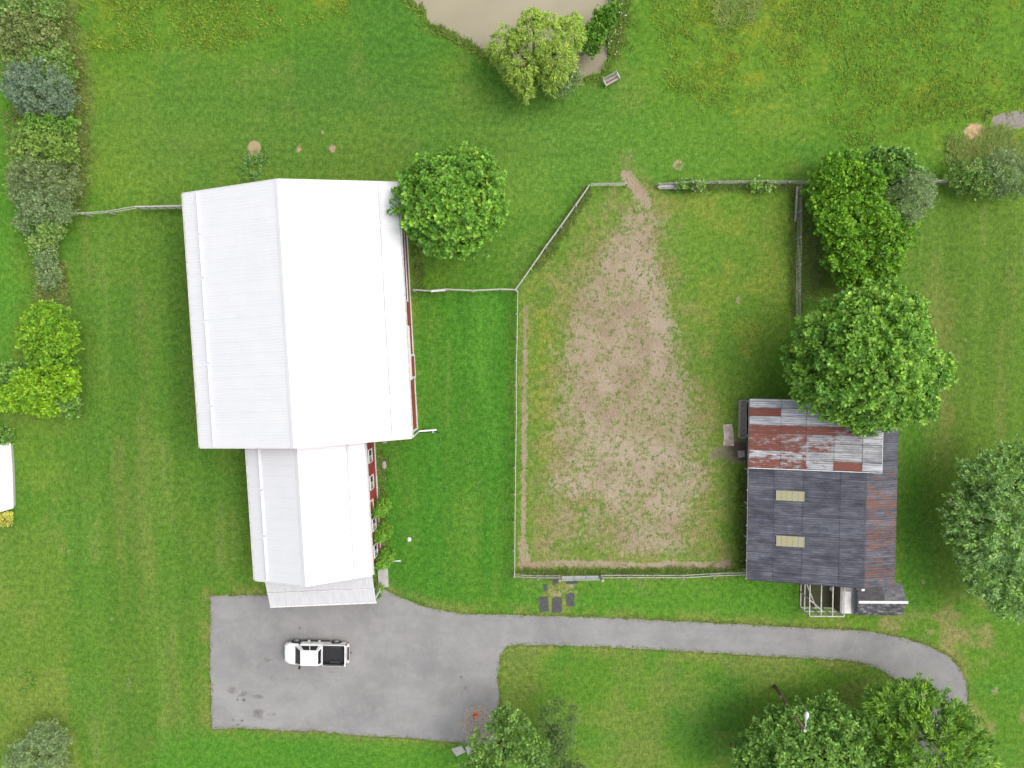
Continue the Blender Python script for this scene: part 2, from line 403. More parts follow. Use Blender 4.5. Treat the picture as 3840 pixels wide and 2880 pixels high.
# bare and dry soil
DIRT = np.zeros(len(X)); DC = np.tile(C(.345, .282, .200), (len(X), 1))
paddock = PW([(1942,1095),(2215,700),(2360,694),(2470,700),(2990,692),(2985,1200),(2795,1500),(2795,2150),(1930,2160)])
psd = poly_sd(X, Y, paddock); inpad = sstep(-.2, .4, psd)
g0 = lerp(g0, C(.125, .205, .028), inpad * .55)
g0 = lerp(g0, C(.175, .215, .035), inpad * sstep(.48, .66, NZ2) * .5)
core = poly_sd(X, Y, PW([(2345,640),(2375,665),(2420,740),(2490,800),(2500,880),(2490,960),(2515,1100),(2540,1250),(2575,1400),(2620,1500),(2630,1650),(2590,1760),(2610,1900),(2620,2080),
                         (2420,2105),(2280,2070),(2230,1880),(2170,1720),(2130,1560),(2120,1440),(2105,1300),(2115,1180),(2180,1030),(2240,940),(2300,860),(2330,790),(2385,760),(2370,700)]))
south_ = sstep(P(2300,1250).y, P(2300,2000).y, Y)
DIRT = np.maximum(DIRT, sstep(-1.6, 2.0, core) * (.63 + .12 * sstep(.4, .6, NZB) - .15 * south_))
fringe = poly_sd(X, Y, PW([(2345,650),(2500,790),(2560,1200),(2680,1500),(2720,1800),(2680,2120),(1975,2130),(1970,1700),(2010,1300),(2060,1050),(2250,800)]))
DIRT = np.maximum(DIRT, sstep(-1.0, 3.5, fringe) * (.37 + .16 * sstep(.42, .62, NZB)))
fr_ = sstep(-2.5, 3.0, fringe + (NZ2 - .5) * 4)
g0 = lerp(g0, C(.200, .195, .070), fr_ * (.40 + .45 * sstep(.40, .62, NZ2)))
wband = sstep(1.8, .4, line_d(X, Y, PW([(2050,1200),(2040,1450),(2060,1700)]))) * sstep(.40, .6, NZ3)
g0 = lerp(g0, C(.17, .215, .02), wband * .8)
g0 = lerp(g0, C(.24, .19, .105), fr_ * sstep(.50, .66, NZ3) * .5)
# horse track beside the fence
def track(pts, wd, amt):
    global DIRT
    d = line_d(X, Y, PW(pts)) + (NZ2 - .5) * .25
    DIRT = np.maximum(DIRT, sstep(wd + .25, wd - .15, d) * amt)
track([(1972,1150),(1968,1400),(1966,1700),(1962,1980),(1965,2100)], .20, .66)
track([(1955,2122),(2100,2112),(2400,2120),(2640,2118),(2720,2122)], .30, .70)
track([(1962,2040),(1968,2118)], .45, .70)
track([(2350,655),(2385,700),(2425,760)], .50, .74)
DC = lerp(DC, C(.285, .215, .155), sstep(.42, .66, NZ2) * .6)
DC = lerp(DC, C(.38, .318, .238), sstep(.50, .68, NZB))
shedside_earth_shade = np.maximum(blob(2788,1690,40, wob=1.0), blob(2790,1850,20, wob=.9, sy=3.0)); shedside_earth_shade = np.maximum(shedside_earth_shade, blob(2790,2060,16, wob=.9, sy=2.5)); shedside_earth_shade = np.maximum(shedside_earth_shade, blob(2735,1705,42, wob=1.1, sx=1.4, sy=.6) * .62)  # dark earth, with the shade along the west wall painted into it
DIRT = np.maximum(DIRT, shedside_earth_shade); DC = lerp(DC, C(.13, .095, .075), shedside_earth_shade)
DIRT = np.maximum(DIRT, blob(2720,2112,28) * .9)
# molehill / straw patches on the lawns
for (cx, cy, r, a) in [(955,558,26,1),(1207,498,14,1),(1123,557,15,1),(1245,560,20,1),(1228,580,14,.8),(1447,60,9,.7),(1022,262,9,.7),(2370,590,20,.7),(2548,622,16,.9),
                       (2385,560,12,.5),(2610,230,14,.6),(2525,520,15,.5),(3010,525,14,.5),(2770,1125,16,.9),(3500,1720,8,.7),(3460,2180,14,.8),
                       (3575,920,10,.5),(3520,1165,10,.5),(3620,1275,14,.6),(3120,2492,18,.8),(3400,2180,10,.6),(3480,2370,22,.6),(3730,2600,22,.6),(2880,2400,8,.3),
                       (245,2065,14,.7),(660,2065,10,.6),(480,2540,26,.55),(520,2600,18,.5),(418,2320,14,.6),(750,2490,12,.6),(745,2590,10,.6),(430,2620,14,.5),
                       (825,1430,8,.5),(1560,2225,14,.5),(2140,2212,22,.8),(2080,2215,26,.8),(780,2700,10,.8),(1380,2180,30,.8)]:
    b = blob(cx, cy, r*.95, wob=1.1) * a * (.85 if a > .95 else .55)
    DIRT = np.maximum(DIRT, b); DC = lerp(DC, C(.42, .315, .18), b * .9)
tan = blob(3665, 495, 42, sx=1.1); DIRT = np.maximum(DIRT, tan); DC = lerp(DC, C(.52, .37, .21), tan)
grv = np.maximum(blob(3790,450,48, sx=1.5, sy=.7), blob(3740,455,32)); DIRT = np.maximum(DIRT, grv); DC = lerp(DC, C(.28, .255, .235), grv)
mats_s = np.maximum(blob(2090,2240,62), blob(2100,2190,50)); g0 = lerp(g0, C(.24, .21, .075), mats_s * .5)
bar = sstep(-.35, -.02, dsd) * sstep(.3, .6, NZ3)                      # crumbly earth lip of the drive
DIRT = np.maximum(DIRT, bar * .75 * region([(780,2600),(1700,2700),(1900,2820),(780,2820)], .5)); DC = lerp(DC, C(.12, .075, .05), bar)
# pond bed
pd = poly_sd(X, Y, POND) + (NZ3 - .5) * .5
Z = -sstep(-.6, 1.2, pd) * 1.3
bank = sstep(-1.4, -.2, pd) * sstep(.6, -.1, pd)
g0 = lerp(g0, C(.11, .165, .024), bank * .6)
bed = sstep(.2, .6, pd); DIRT = np.maximum(DIRT, bed); DC = lerp(DC, C(.22, .17, .11), bed)
farout = np.hypot(X, Y) > 70
nxg, nyg = len(gx), len(gy)
ii = (np.arange(nyg - 1)[:, None] * nxg + np.arange(nxg - 1)[None, :]).ravel()
Q = np.stack([ii, ii + 1, ii + 1 + nxg, ii + nxg], 1)
g0 = g0 * np.array([1.17, 1.23, 1.06])
gme = mesh_np('ground', np.stack([X, Y, Z], 1), Q, g0, 'grass', smooth=True)
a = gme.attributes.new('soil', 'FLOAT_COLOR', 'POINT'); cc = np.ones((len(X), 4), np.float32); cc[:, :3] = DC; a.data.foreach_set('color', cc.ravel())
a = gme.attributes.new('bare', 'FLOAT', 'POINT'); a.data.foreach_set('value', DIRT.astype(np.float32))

def ground_mat():
    t = NT('meadow_grass_and_soil'); v = t.pos()
    g = t.attr('grass'); soil = t.attr('soil'); bare = t.attr('bare', 'Fac')
    n1 = t.noise(v, 2.2, 5, 0.65); n2 = t.math('ADD', t.math('MULTIPLY', t.noise(v, 6.0, 4, 0.75), .5), t.math('MULTIPLY', t.noise(t.pos((1.5, .42, 1)), 5.0, 4, 0.75), .5)); n3 = t.noise(v, 26.0, 2, 0.6); n4 = t.noise(t.pos((1, 1, 1)), 0.7, 4, 0.6)
    g = t.mix(t.ramp(n1, .34, .70), t.mix(1.0, g, (.66, .74, .72), 'MULTIPLY'), t.mix(1.0, g, (1.42, 1.24, 1.40), 'MULTIPLY'))
    g = t.mix(t.ramp(n2, .36, .66), t.mix(1.0, g, (.54, .63, .58), 'MULTIPLY'), t.mix(1.0, g, (1.46, 1.32, 1.50), 'MULTIPLY'))
    g = t.mix(t.ramp(n3, .35, .75, 0, .30), g, t.mix(1.0, g, (.45, .52, .5), 'MULTIPLY'))
    sl = t.mix(t.ramp(n2, .30, .70), t.mix(1.0, soil, (.68, .64, .60), 'MULTIPLY'), t.mix(1.0, soil, (1.2, 1.2, 1.2), 'MULTIPLY'))
    sl = t.mix(t.ramp(n1, .55, .72, 0, .5), sl, t.mix(1.0, soil, (.78, .73, .66), 'MULTIPLY'))
    nn = t.math('ADD', t.math('MULTIPLY', t.math('SUBTRACT', n1, .5), 1.3), t.math('MULTIPLY', t.math('SUBTRACT', n2, .5), 1.0))
    nn = t.math('ADD', nn, t.math('MULTIPLY', t.math('SUBTRACT', n4, .5), .9))
    # no change where there is no bare soil at all
    gate = t.ramp(bare, .02, .25)
    f = t.ramp(t.math('ADD', bare, t.math('MULTIPLY', nn, gate)), .30, .72)
    c = t.mix(f, g, sl)
    hgt = t.math('ADD', t.math('MULTIPLY', n2, .6), t.math('MULTIPLY', n3, .5))
    t.bump(hgt, 0.55, 0.12)
    return t.fin(c, 0.95, 0, 0.12)
M['ground'] = ground_mat()
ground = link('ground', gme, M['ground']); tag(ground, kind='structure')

# ------------------------------------------------------------------ pond water
def water_mat():
    t = NT('muddy_water'); v = t.pos(); n = t.noise(v, 0.25, 3)
    c = t.mix(t.ramp(n, .35, .65), (.300, .268, .182), (.335, .298, .205))
    t.bump(t.noise(v, 5, 2), .04, .01)
    return t.fin(c, 0.18, 0, 0.35)
pw = []
cxp = sum(p[0] for p in POND) / len(POND); cyp = sum(p[1] for p in POND) / len(POND)
for p in POND:
    d = Vector((p[0] - cxp, p[1] - cyp)); pw.append((p[0] + d.normalized().x * 1.2, p[1] + d.normalized().y * 1.2))
wme = MB(); wme.add([(x, y, -.38) for x, y in pw], [tuple(range(len(pw)))])
water = wme.build('pond_water', water_mat()); tag(water, 'muddy tan water of the pond', None, None, 'structure')

# ------------------------------------------------------------------ asphalt driveway: dense sheet cut from a grid, with a rough edge and a 5 cm step
def driveway():
    rng = np.random.default_rng(3)
    pts = []
    n = len(DRIVE)
    for i in range(n):
        a = Vector(DRIVE[i]); b = Vector(DRIVE[(i+1) % n]); L = (b - a).length; k = max(1, int(L / .35))
        nr = Vector((-(b-a).y, (b-a).x)).normalized()
        for j in range(k):
            q = a + (b - a) * j / k
            off = (float(fbm(np.array([q.x]), np.array([q.y]), 2.2, 77, 4)[0]) - .5) * .26
            pts.append(q + nr * off)
    m = MB(); m.prism([(q.x, q.y) for q in pts], -.10, .05)
    o = m.build('driveway', M['asphalt'])
    tag(o, kind='structure')
    return o
drv = driveway()
# stains need points inside: lay the stained area out as thin sheets 4 mm above
STAIN_Z = [.054]
def stain_sheet(px, rr, amt, name='oil_stain'):
    STAIN_Z[0] += .0012; c = P(*px, STAIN_Z[0]); rx, ry = rr; n = 26
    xs, ys = np.meshgrid(np.linspace(-1, 1, n), np.linspace(-1, 1, n)); xs = xs.ravel(); ys = ys.ravel()
    d = np.hypot(xs, ys); val = amt * (1 - sstep(.15, .95, d + (fbm(c.x + xs * rx, c.y + ys * ry, .8, 5) - .5) * .5))
    V = np.stack([c.x + xs * rx, c.y + ys * ry, np.full(len(xs), c.z)], 1)
    jj = (np.arange(n-1)[:, None] * n + np.arange(n-1)[None, :]).ravel()
    Qs = np.stack([jj, jj+1, jj+1+n, jj+n], 1)
    Qs = Qs[(val[Qs].max(1) > .02)]
    me = mesh_np(name, V, Qs); at = me.attributes.new('stain', 'FLOAT', 'POINT'); at.data.foreach_set('value', val.astype(np.float32))
    link(name, me, M['asphalt'], drv)
for px, rr, am in [((905,2600),(1.6,.75),.55),((968,2612),(1.4,.4),.55),((868,2590),(1.0,.6),.55),((968,2676),(1.2,.8),.62),((1020,2680),(.9,.35),.5),((915,2625),(.35,.3),.85),
                   ((890,2624),(.2,.2),.9),((875,2700),(.25,.25),.85),((908,2702),(.3,.25),.85),((893,2718),(.25,.2),.8),((1005,2475),(.9,.35),.5),((1020,2535),(.8,.5),.42),((1075,2545),(.5,.35),.5),
                   ((1730,2538),(.3,.3),.75),((1747,2580),(.3,.3),.7),((1124,2355),(.15,.35),.75),((1250,2520),(1.2,.3),.3)]:
    stain_sheet(px, rr, am)

# ------------------------------------------------------------------ ribbed metal panels
def rib_panel_mesh(name, wid, L, ribs, rh=.013, rw=.05, th=.02):
    """panel lying in local XY: ribs run along X (length L), width along Y; ribs stand up in Z"""
    pr = [(0, 0)]
    step = wid / ribs
    for i in range(ribs):
        c = step * (i + .5)
        pr += [(c - rw, 0), (c - rw*.4, rh), (c + rw*.4, rh), (c + rw, 0)]
    pr.append((wid, 0)); n = len(pr)
    vs = [(0, y, z) for y, z in pr] + [(L, y, z) for y, z in pr] + [(0, 0, -th), (0, wid, -th), (L, 0, -th), (L, wid, -th)]
    fs = [(i, i + n, i + n + 1, i + 1) for i in range(n - 1)]
    b = 2 * n
    fs += [(b, b+1, b+3, b+2), tuple(range(n)) + (b+1, b), tuple(reversed(range(n, 2*n))) + (b+2, b+3), (0, b, b+2, n), (n-1, 2*n-1, b+3, b+1)]
    me = bpy.data.meshes.new(name); me.from_pydata(vs, [], fs); me.update(); return me

def fit_rect(nw, ne, sw, se):
    c = (nw + ne + sw + se) / 4; ex = ((ne - nw) + (se - sw)) / 2; ey = ((nw - sw) + (ne - se)) / 2
    a1 = math.atan2(ex.y, ex.x); a2 = math.atan2(-ey.x, ey.y)
    return c, ex.length, ey.length, (a1 + a2) / 2

def gable_roof(root, Wd, Ln, he, hr, panel_w, mats, snow=True, gutter=('e',), thick_trim=.18, snow_at=1.45, snow_len=3.15):
    """root frame: ridge along local Y. Returns slope length"""
    hw = Wd / 2; sl = math.hypot(hw, hr - he); ang = math.atan2(hr - he, hw)
    n = max(1, round(Ln / panel_w)); pwid = Ln / n
    me = rib_panel_mesh('roof_panel', pwid - .004, sl - .02, 4); me.materials.append(mats)
    for side in (-1, 1):
        for i in range(n):
            # local X of a panel runs up the slope from the eave
            if side < 0: o = link('roof_panel', me, None, root, (-hw, -Ln/2 + i*pwid, he), (0, -ang, 0))
            else: o = link('roof_panel', me, None, root, (hw, -Ln/2 + (i+1)*pwid, he), (0, -ang, math.pi))
        # barge trim on both gable ends, eave fascia
        for e in (-1, 1):
            y = e * (Ln/2 + .03)
            MB().beam((side*(hw+.02), y, he - .07), (side*.03, y, hr - .07), .06, thick_trim).build('barge_board', M['white_trim'], root)
        MB().box(*(sorted((side*(hw-.03), side*(hw+.015)))), -Ln/2, Ln/2, he-.22, he-.03).build('fascia', M['white_trim'], root)
        if snow:
            ns = int(Ln / snow_len) ; seg = Ln / ns
            f = snow_at / sl; xx = side*(hw - snow_at*math.cos(ang)); zz = he + snow_at*math.sin(ang) + .05
            for i in range(ns):
                g = MB(); g.beam((xx, -Ln/2 + i*seg + .10, zz+.04), (xx, -Ln/2 + (i+1)*seg - .10, zz+.04), .12, .13); g.build('snow_guard', M['white_metal'], root)
    rc = MB(); cw = .28
    zc = hr + .035
    rc.add([(-cw, -Ln/2-.02, zc - cw*math.tan(ang)), (0, -Ln/2-.02, zc+.03), (cw, -Ln/2-.02, zc - cw*math.tan(ang)), (-cw, Ln/2+.02, zc - cw*math.tan(ang)), (0, Ln/2+.02, zc+.03), (cw, Ln/2+.02, zc - cw*math.tan(ang))],
           [(0,1,4,3),(1,2,5,4),(0,3,5,2),(0,2,1),(3,4,5)])
    rc.build('ridge_cap', M['white_metal'], root)
    for gsd in gutter:
        s = 1 if gsd == 'e' else -1
        g = MB(); x0 = s*(hw+.02); x1 = s*(hw+.15)
        a, b = sorted((x0, x1))
        g.box(a, b, -Ln/2, Ln/2, he-.20, he-.18); a2, b2 = sorted((x1, x1 + s*.015)); g.box(a2, b2, -Ln/2, Ln/2, he-.20, he-.06)
        g.build('gutter', M['gutter'], root)
    return sl, ang

def siding_wall(root, p0, p1, z0, z1, pw_, mat, out):
    """upright ribbed panels from p0 to p1 (local xy), ribs facing 'out'; one object per panel"""
    p0 = Vector(p0); p1 = Vector(p1); L = (p1 - p0).length; n = max(1, round(L / pw_)); wd = L / n
    me = rib_panel_mesh('siding_panel', wd - .004, z1 - z0, 4, .02, .04, .02); me.materials.append(mat)
    d = (p1 - p0).normalized()
    for i in range(n):
        a = p0 + d * (i * wd)
        o = link('siding_panel', me, None, root)
        # local X -> up, local Y -> along wall, local Z -> out
        R = Matrix(((0, d.x, out[0]), (0, d.y, out[1]), (1, 0, 0)))
        o.matrix_local = Matrix.Translation((a.x, a.y, z0)) @ R.to_4x4()

# ---------------- big white barn
he, hr = 5.6, 8.55
c, Wd, Ln, rz = fit_rect(P(693,727,he), P(1485,683,he), P(745,1680,he), P(1547,1642,he))
barn = empty('barn', (c.x, c.y, 0), rz)
tag(barn, 'large red barn with a big white ribbed metal gable roof', 'barn')
BW, BL = Wd, Ln
gable_roof(barn, Wd, Ln, he, hr, .93, M['white_metal'], True, ('e', 'w'))
ww = Wd/2 - .30; wl = Ln/2 - .25
siding_wall(barn, (ww, -wl), (ww, wl), .35, he-.05, .93, M['red_siding'], (1, 0))
m = MB(); m.box(-ww, ww-.03, -wl, wl, 0, he-.1)
m.add([(-ww, -wl+.01, he-.1), (ww-.03, -wl+.01, he-.1), (0, -wl+.01, hr-.35), (-ww, wl-.01, he-.1), (ww-.03, wl-.01, he-.1), (0, wl-.01, hr-.35)], [(0,1,2),(5,4,3),(0,2,5,3),(1,4,5,2),(0,3,4,1)])
m.build('wall', M['red_siding'], barn)
MB().box(ww-.02, ww+.05, -wl, wl, .02, .36).build('base_trim', M['white_trim'], barn)
for y in (-wl, wl): MB().box(ww-.06, ww+.07, y-.09, y+.09, .02, he-.2).build('corner_trim', M['white_trim'], barn)
def loc(root, px, py, z):      # photo point at height z -> root's local frame
    q = P(px, py, z) - Vector(root.location); a = -root.rotation_euler.z
    return Vector((q.x*math.cos(a) - q.y*math.sin(a), q.x*math.sin(a) + q.y*math.cos(a), z))
# east side: a long glazed opening, a hood and a sliding door
yA = loc(barn, 1530, 835, 3.5).y; yB = loc(barn, 1540, 1122, 3.5).y
op = MB().box(ww+.03, ww+.06, yB, yA, 2.3, 4.3).build('long_opening', M['shadow_gap'], barn)
fr = MB(); fr.box(ww+.03, ww+.14, yB-.12, yA+.12, 2.16, 2.30); fr.box(ww+.03, ww+.14, yB-.12, yB, 2.30, 4.3); fr.box(ww+.03, ww+.14, yB-.12, yA+.12, 4.3, 4.42)
link('opening_frame', fr.mesh('opening_frame'), M['white_trim'], op)
for k in range(1, 6): MB().box(ww+.03, ww+.10, yB + (yA-yB)*k/6 - .04, yB + (yA-yB)*k/6 + .04, 2.30, 4.3).build('mullion', M['red_siding'], op)
MB().box(ww+.03, ww+.12, yB, yA, 3.25, 3.33).build('mullion', M['white_trim'], op)
yC = loc(barn, 1538, 1221, 3.8).y; yD = loc(barn, 1545, 1425, 3.8).y
MB().box(ww+.03, ww+.34, yD, yC, 3.62, 3.86).build('door_hood', M['white_trim'], barn)
yE = loc(barn, 1558, 1327, 1.8).y
dr = MB().box(ww+.05, ww+.12, yD+.05, yE, .30, 3.6).build('sliding_door', M['red_siding'], barn)
fr = MB()
for bx in ((yD+.05, yE, .30, .46), (yD+.05, yE, 3.44, 3.6), (yD+.05, yD+.23, .46, 3.44), (yE-.18, yE, .46, 3.44)): fr.box(ww+.12, ww+.15, *bx)
link('door_frame', fr.mesh('door_frame'), M['white_trim'], dr)

# ---------------- shop joined to the barn's south end
he2, hr2 = 4.9, 7.0
swp, sep = P(955,2190,he2), P(1397,2143,he2)
nwp, nep = P(931,1690,he2), P(1364,1645,he2)
c, Wd2, Ln2, rz2 = fit_rect(nwp, nep, swp, sep)
rz2 = rz
ax = Vector((-math.sin(rz2), math.cos(rz2), 0))
south_mid = (swp + sep) / 2
# reach up to the barn's south wall
bq = Vector((barn.location.x, barn.location.y, 0)); south_barn = (bq - south_mid).dot(ax) - BL/2 + .12
Ln2 = south_barn
cen = south_mid + ax * Ln2 / 2
shop = empty('workshop', (cen.x, cen.y, 0), rz2)
tag(shop, 'smaller red building with white metal gable roof joined to the big barn', 'building')
gable_roof(shop, Wd2, Ln2, he2, hr2, .91, M['white_metal'], True, ('e', 'w'), snow_at=1.35, snow_len=3.1)
w2 = Wd2/2 - .18; l2 = Ln2/2 - .2
siding_wall(shop, (w2, -l2), (w2, Ln2/2), .32, he2-.04, .91, M['red_siding'], (1, 0))
m = MB(); m.box(-w2, w2-.03, -l2, Ln2/2, 0, he2-.1)
m.add([(-w2, -l2+.01, he2-.1), (w2-.03, -l2+.01, he2-.1), (0, -l2+.01, hr2-.3)], [(0,1,2)])
m.build('wall', M['red_siding'], shop)
MB().box(w2-.02, w2+.05, -l2, Ln2/2-.3, .02, .33).build('base_trim', M['white_trim'], shop)
MB().box(w2-.06, w2+.07, -l2-.09, -l2+.09, .02, he2-.2).build('corner_trim', M['white_trim'], shop)
def wall_window(yc, wd, zb, zt, kind):
    if kind == 'window':
        o = MB().box(w2+.02, w2+.05, yc - wd/2, yc + wd/2, zb, zt).build('window', M['dark_glass'], shop)
        MB().box(w2+.05, w2+.055, yc - wd/2 + .08, yc - .02, zb + .1, zt - .1).build('pane', M['grey_glass'], o)
        f = MB()
        for b in ((yc-wd/2-.09, yc+wd/2+.09, zb-.1, zb), (yc-wd/2-.09, yc+wd/2+.09, zt, zt+.1), (yc-wd/2-.09, yc-wd/2, zb, zt), (yc+wd/2, yc+wd/2+.09, zb, zt), (yc-.03, yc+.03, zb, zt)):
            f.box(w2+.02, w2+.10, *b)
        link('frame', f.mesh('frame'), M['white_trim'], o)
    else:
        o = MB().box(w2+.02, w2+.06, yc - wd/2, yc + wd/2, zb, zt).build('hatch', M['red_siding'], shop)
        f = MB()
        for b in ((yc-wd/2-.1, yc+wd/2+.1, zb-.14, zb), (yc-wd/2-.1, yc+wd/2+.1, zt, zt+.12), (yc-wd/2-.1, yc-wd/2, zb, zt), (yc+wd/2, yc+wd/2+.1, zb, zt)):
            f.box(w2+.02, w2+.11, *b)
        link('hatch_frame', f.mesh('hatch_frame'), M['white_trim'], o)
for (ya, yb, zb, zt, kd) in [(1684,1732,1.75,3.0,'window'), (1782,1832,1.75,3.0,'window'), (1870,1920,2.5,4.0,'hatch'), (1941,1986,1.75,3.0,'window'), (2039,2085,1.75,3.0,'window')]:
    y1 = loc(shop, 1390, ya, 2.3).y; y2 = loc(shop, 1400, yb, 2.3).y
    wall_window((y1+y2)/2, abs(y1-y2) - .12, zb, zt, kd)
# porch roof at the south end
pz0, pz1 = 4.1, 3.05
A = loc(shop, 996, 2200, pz0); B = loc(shop, 1400, 2158, pz0); Cc = loc(shop, 1007, 2272, pz1); Dd = loc(shop, 1405, 2259, pz1)
x0, x1 = (A.x + Cc.x)/2, (B.x + Dd.x)/2; y0 = (Cc.y + Dd.y)/2; y1 = -l2 + .02
sl = math.hypot(y1 - y0, pz0 - pz1); an = math.atan2(pz0 - pz1, y1 - y0); n = round((x1 - x0)/.91); pwid = (x1 - x0)/n
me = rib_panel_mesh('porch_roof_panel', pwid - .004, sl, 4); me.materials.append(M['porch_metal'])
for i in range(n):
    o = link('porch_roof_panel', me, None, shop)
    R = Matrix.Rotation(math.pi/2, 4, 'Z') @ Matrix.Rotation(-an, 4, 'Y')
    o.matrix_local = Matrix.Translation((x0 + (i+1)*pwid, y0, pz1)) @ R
MB().box(x0-.02, x1+.02, y0-.14, y0-.02, pz1-.20, pz1-.02).build('porch_gutter', M['gutter'], shop)
MB().beam((x0, y0 + sl*.42*math.cos(an), pz1 + sl*.42*math.sin(an)+.07), (x1, y0 + sl*.42*math.cos(an), pz1 + sl*.42*math.sin(an)+.07), .05, .07).build('porch_snow_guard', M['white_trim'], shop)
for xx in (x0+.12, x1-.12): MB().beam((xx, y0, pz1-.11), (xx, y1, pz0-.11), .05, .16).build('porch_rafter', M['white_trim'], shop)
for xx in np.linspace(x0+.15, x1-.15, 4): MB().box(xx-.07, xx+.07, y0+.15, y0+.29, .05, pz1-.05).build('porch_post', M['white_trim'], shop)
MB().box(x1-.35, x1+.55, y0+.3, -l2-.02, .0, .12).build('porch_step', M['concrete'], shop)

# ---------------- downspout at the barn corner
ds = empty('downspout', P(1570,1616,0)); tag(ds, 'white downspout running from the barn gutter out over the lawn', 'downspout')
def rel(root, v): return Vector(v) - Vector(root.location)
q0 = rel(ds, P(1551,1636,5.3)); q1 = rel(ds, P(1571,1617,.35)); q2 = rel(ds, P(1637,1612,.12))
MB().beam(q0, q1, .11, .09).build('down_pipe', M['white_trim'], ds)
MB().beam(q1, q2, .14, .1).build('outlet_pipe', M['white_trim'], ds)
MB().box(q2.x-.40, q2.x-.22, q2.y-.28, q2.y+.05, -.02, .20).build('support_block', M['stone'], ds)
hose = MB(); hose.tube([P(1572,1621,.06), P(1600,1619,.06), P(1630,1618,.06), P(1648,1622,.05)], .055, 8)
tag(hose.build('drain_hose', M['black_plastic'], None, True), 'black corrugated drain hose lying beside the white downspout', 'hose')

# ------------------------------------------------------------------ old barn with slate-painted and rusty sheets
OB = empty('old_barn', P(3010,1850,0)); tag(OB, 'old weathered barn with slate blue and rusty corrugated roof sheets', 'barn')
ob0 = Vector(OB.location)
ze, zr, zE = 2.5, 4.55, 3.95
def Lo(px, py, z): return P(px, py, z) - ob0
Wn, Ws = Lo(2803,1497,ze), Lo(2808,2180,ze)
Rn, Rs = Lo(3238,1700,zr), Lo(3248,2205,zr)
En, Es = Lo(3352,1700,zE), Lo(3363,2195,zE)
xW = (Wn.x + Ws.x)/2; xR = (Rn.x + Rs.x)/2; xE = (En.x + Es.x)/2
yS = (Ws.y + Rs.y + Es.y)/3; yN = Wn.y; yM = Lo(2806, 1752, ze).y       # south end, north end, joint between the roofs
def corr_mesh(name, wd, L, waves, amp=.03):
    n = waves * 2 + 1; vs = []; fs = []
    for e in (0, L):
        for i in range(n): vs.append((e, wd*i/(n-1), amp if i % 2 else 0))
    fs = [(i, i+n, i+n+1, i+1) for i in range(n-1)]
    me = bpy.data.meshes.new(name); me.from_pydata(vs, [], fs); me.update(); return me
def sheets(xa, za, xb, zb, ya, yb, cols, rowh, mat, colour, name, lift=0.0, jit=.0):
    """rows of sheets on a plane rising from (xa,za) to (xb,zb) between ya and yb"""
    L = math.hypot(xb-xa, zb-za); an = math.atan2(zb-za, xb-xa); nr = max(1, round((yb-ya)/rowh)); rh = (yb-ya)/nr
    cuts = [0] + list(cols) + [1]; cache = {}
    for r in range(nr):
        for k in range(len(cuts)-1):
            key = k; seg = (cuts[k+1]-cuts[k])*L
            if key not in cache:
                cache[key] = corr_mesh(name, rh + .05, seg + .06, 4); cache[key].materials.append(mat)
            s0 = cuts[k]*L
            zoff = lift + .012*(r % 2) + .022*(len(cuts)-2-k)*0 + .02*k
            o = link(name, cache[key], None, OB)
            tl = random.uniform(-jit, jit)
            o.matrix_local = Matrix.Translation((xa + s0*math.cos(an) - zoff*math.sin(an), ya + r*rh, za + s0*math.sin(an) + zoff*math.cos(an))) @ Matrix.Rotation(-an + tl, 4, 'Y')
            o.color = (*colour(r, k, nr), 1)
rr_ = random.Random(5)
slate = lambda r, k, n: (max(0, rr_.gauss(-.05, .08)), max(0, rr_.gauss(.0, .03)), min(1, max(0, rr_.gauss(.5, .16))))
sheets(xW, ze, xR, zr, yS, yM + .05, (.225, .475, .79), .80, M['dark_sheet'], slate, 'slate_sheet')
reds = lambda r, k, n: (max(0, rr_.gauss(.47, .08)), 0, min(1, max(0, rr_.gauss(.55, .15))))
sheets(xR, zr + .0, xE, zE, yS, yM, (), .80, M['dark_sheet'], reds, 'slate_rust_sheet', .02)
darks = lambda r, k, n: (max(0, rr_.gauss(-.1, .05)), .06, min(1, max(0, rr_.gauss(.35, .15))))
sheets(xR, zr, xE, zE, yM, yN + .3, (), .80, M['dark_sheet'], darks, 'dark_sheet', .02)
# rusty roof laid higher over the north half; a table of the sheets (rust, pale) from south to north
xQ = Lo(3303, 1700, 4.95).x; zQ = zr + (zr-ze)/(xR-xW)*(xQ-xR) + .12
tab = [[(.75,.1),(.62,.5),(.30,.6),(.95,0),(.05,.9)], [(.40,.9),(.55,.8),(.25,.3),(.22,.35),(.18,.5)], [(.80,.1),(.72,.1),(.55,.1),(.15,.3),(.2,.3)],
       [(.70,.1),(.66,.15),(.50,.2),(.42,.2),(.05,.5)], [(.85,0),(.85,0),(.85,0),(.7,0),(.1,.8)], [(.02,.95),(.02,.9),(.0,.95),(.1,.6),(.1,.5)],
       [(.95,0),(.05,.8),(.05,.75),(.05,.6),(.1,.5)], [(.0,.95),(.0,.95),(.0,.9),(.05,.7),(.1,.5)]]
rustc = lambda r, k, n: (tab[min(7, int(r*8/n))][k][0]*.84 + rr_.uniform(-.05, .08), tab[min(7, int(r*8/n))][k][1], rr_.uniform(.35, .75))
sheets(xW - .05, ze + .15, xQ, zQ + .15, yM, yN, (.245, .44, .65, .86), (yN-yM)/8, M['rust_sheet'], rustc, 'rusty_sheet', .0)
MB().beam((xW-.05, yM-.03, ze+.14), (xQ, yM-.03, zQ+.14), .07, .1).build('roof_edge_flashing', M['white_trim'], OB)
MB().beam((xQ+.03, yM-.05, zQ+.17), (xQ+.03, yN, zQ+.17), .12, .06).build('ridge_flashing', M['galv'], OB)
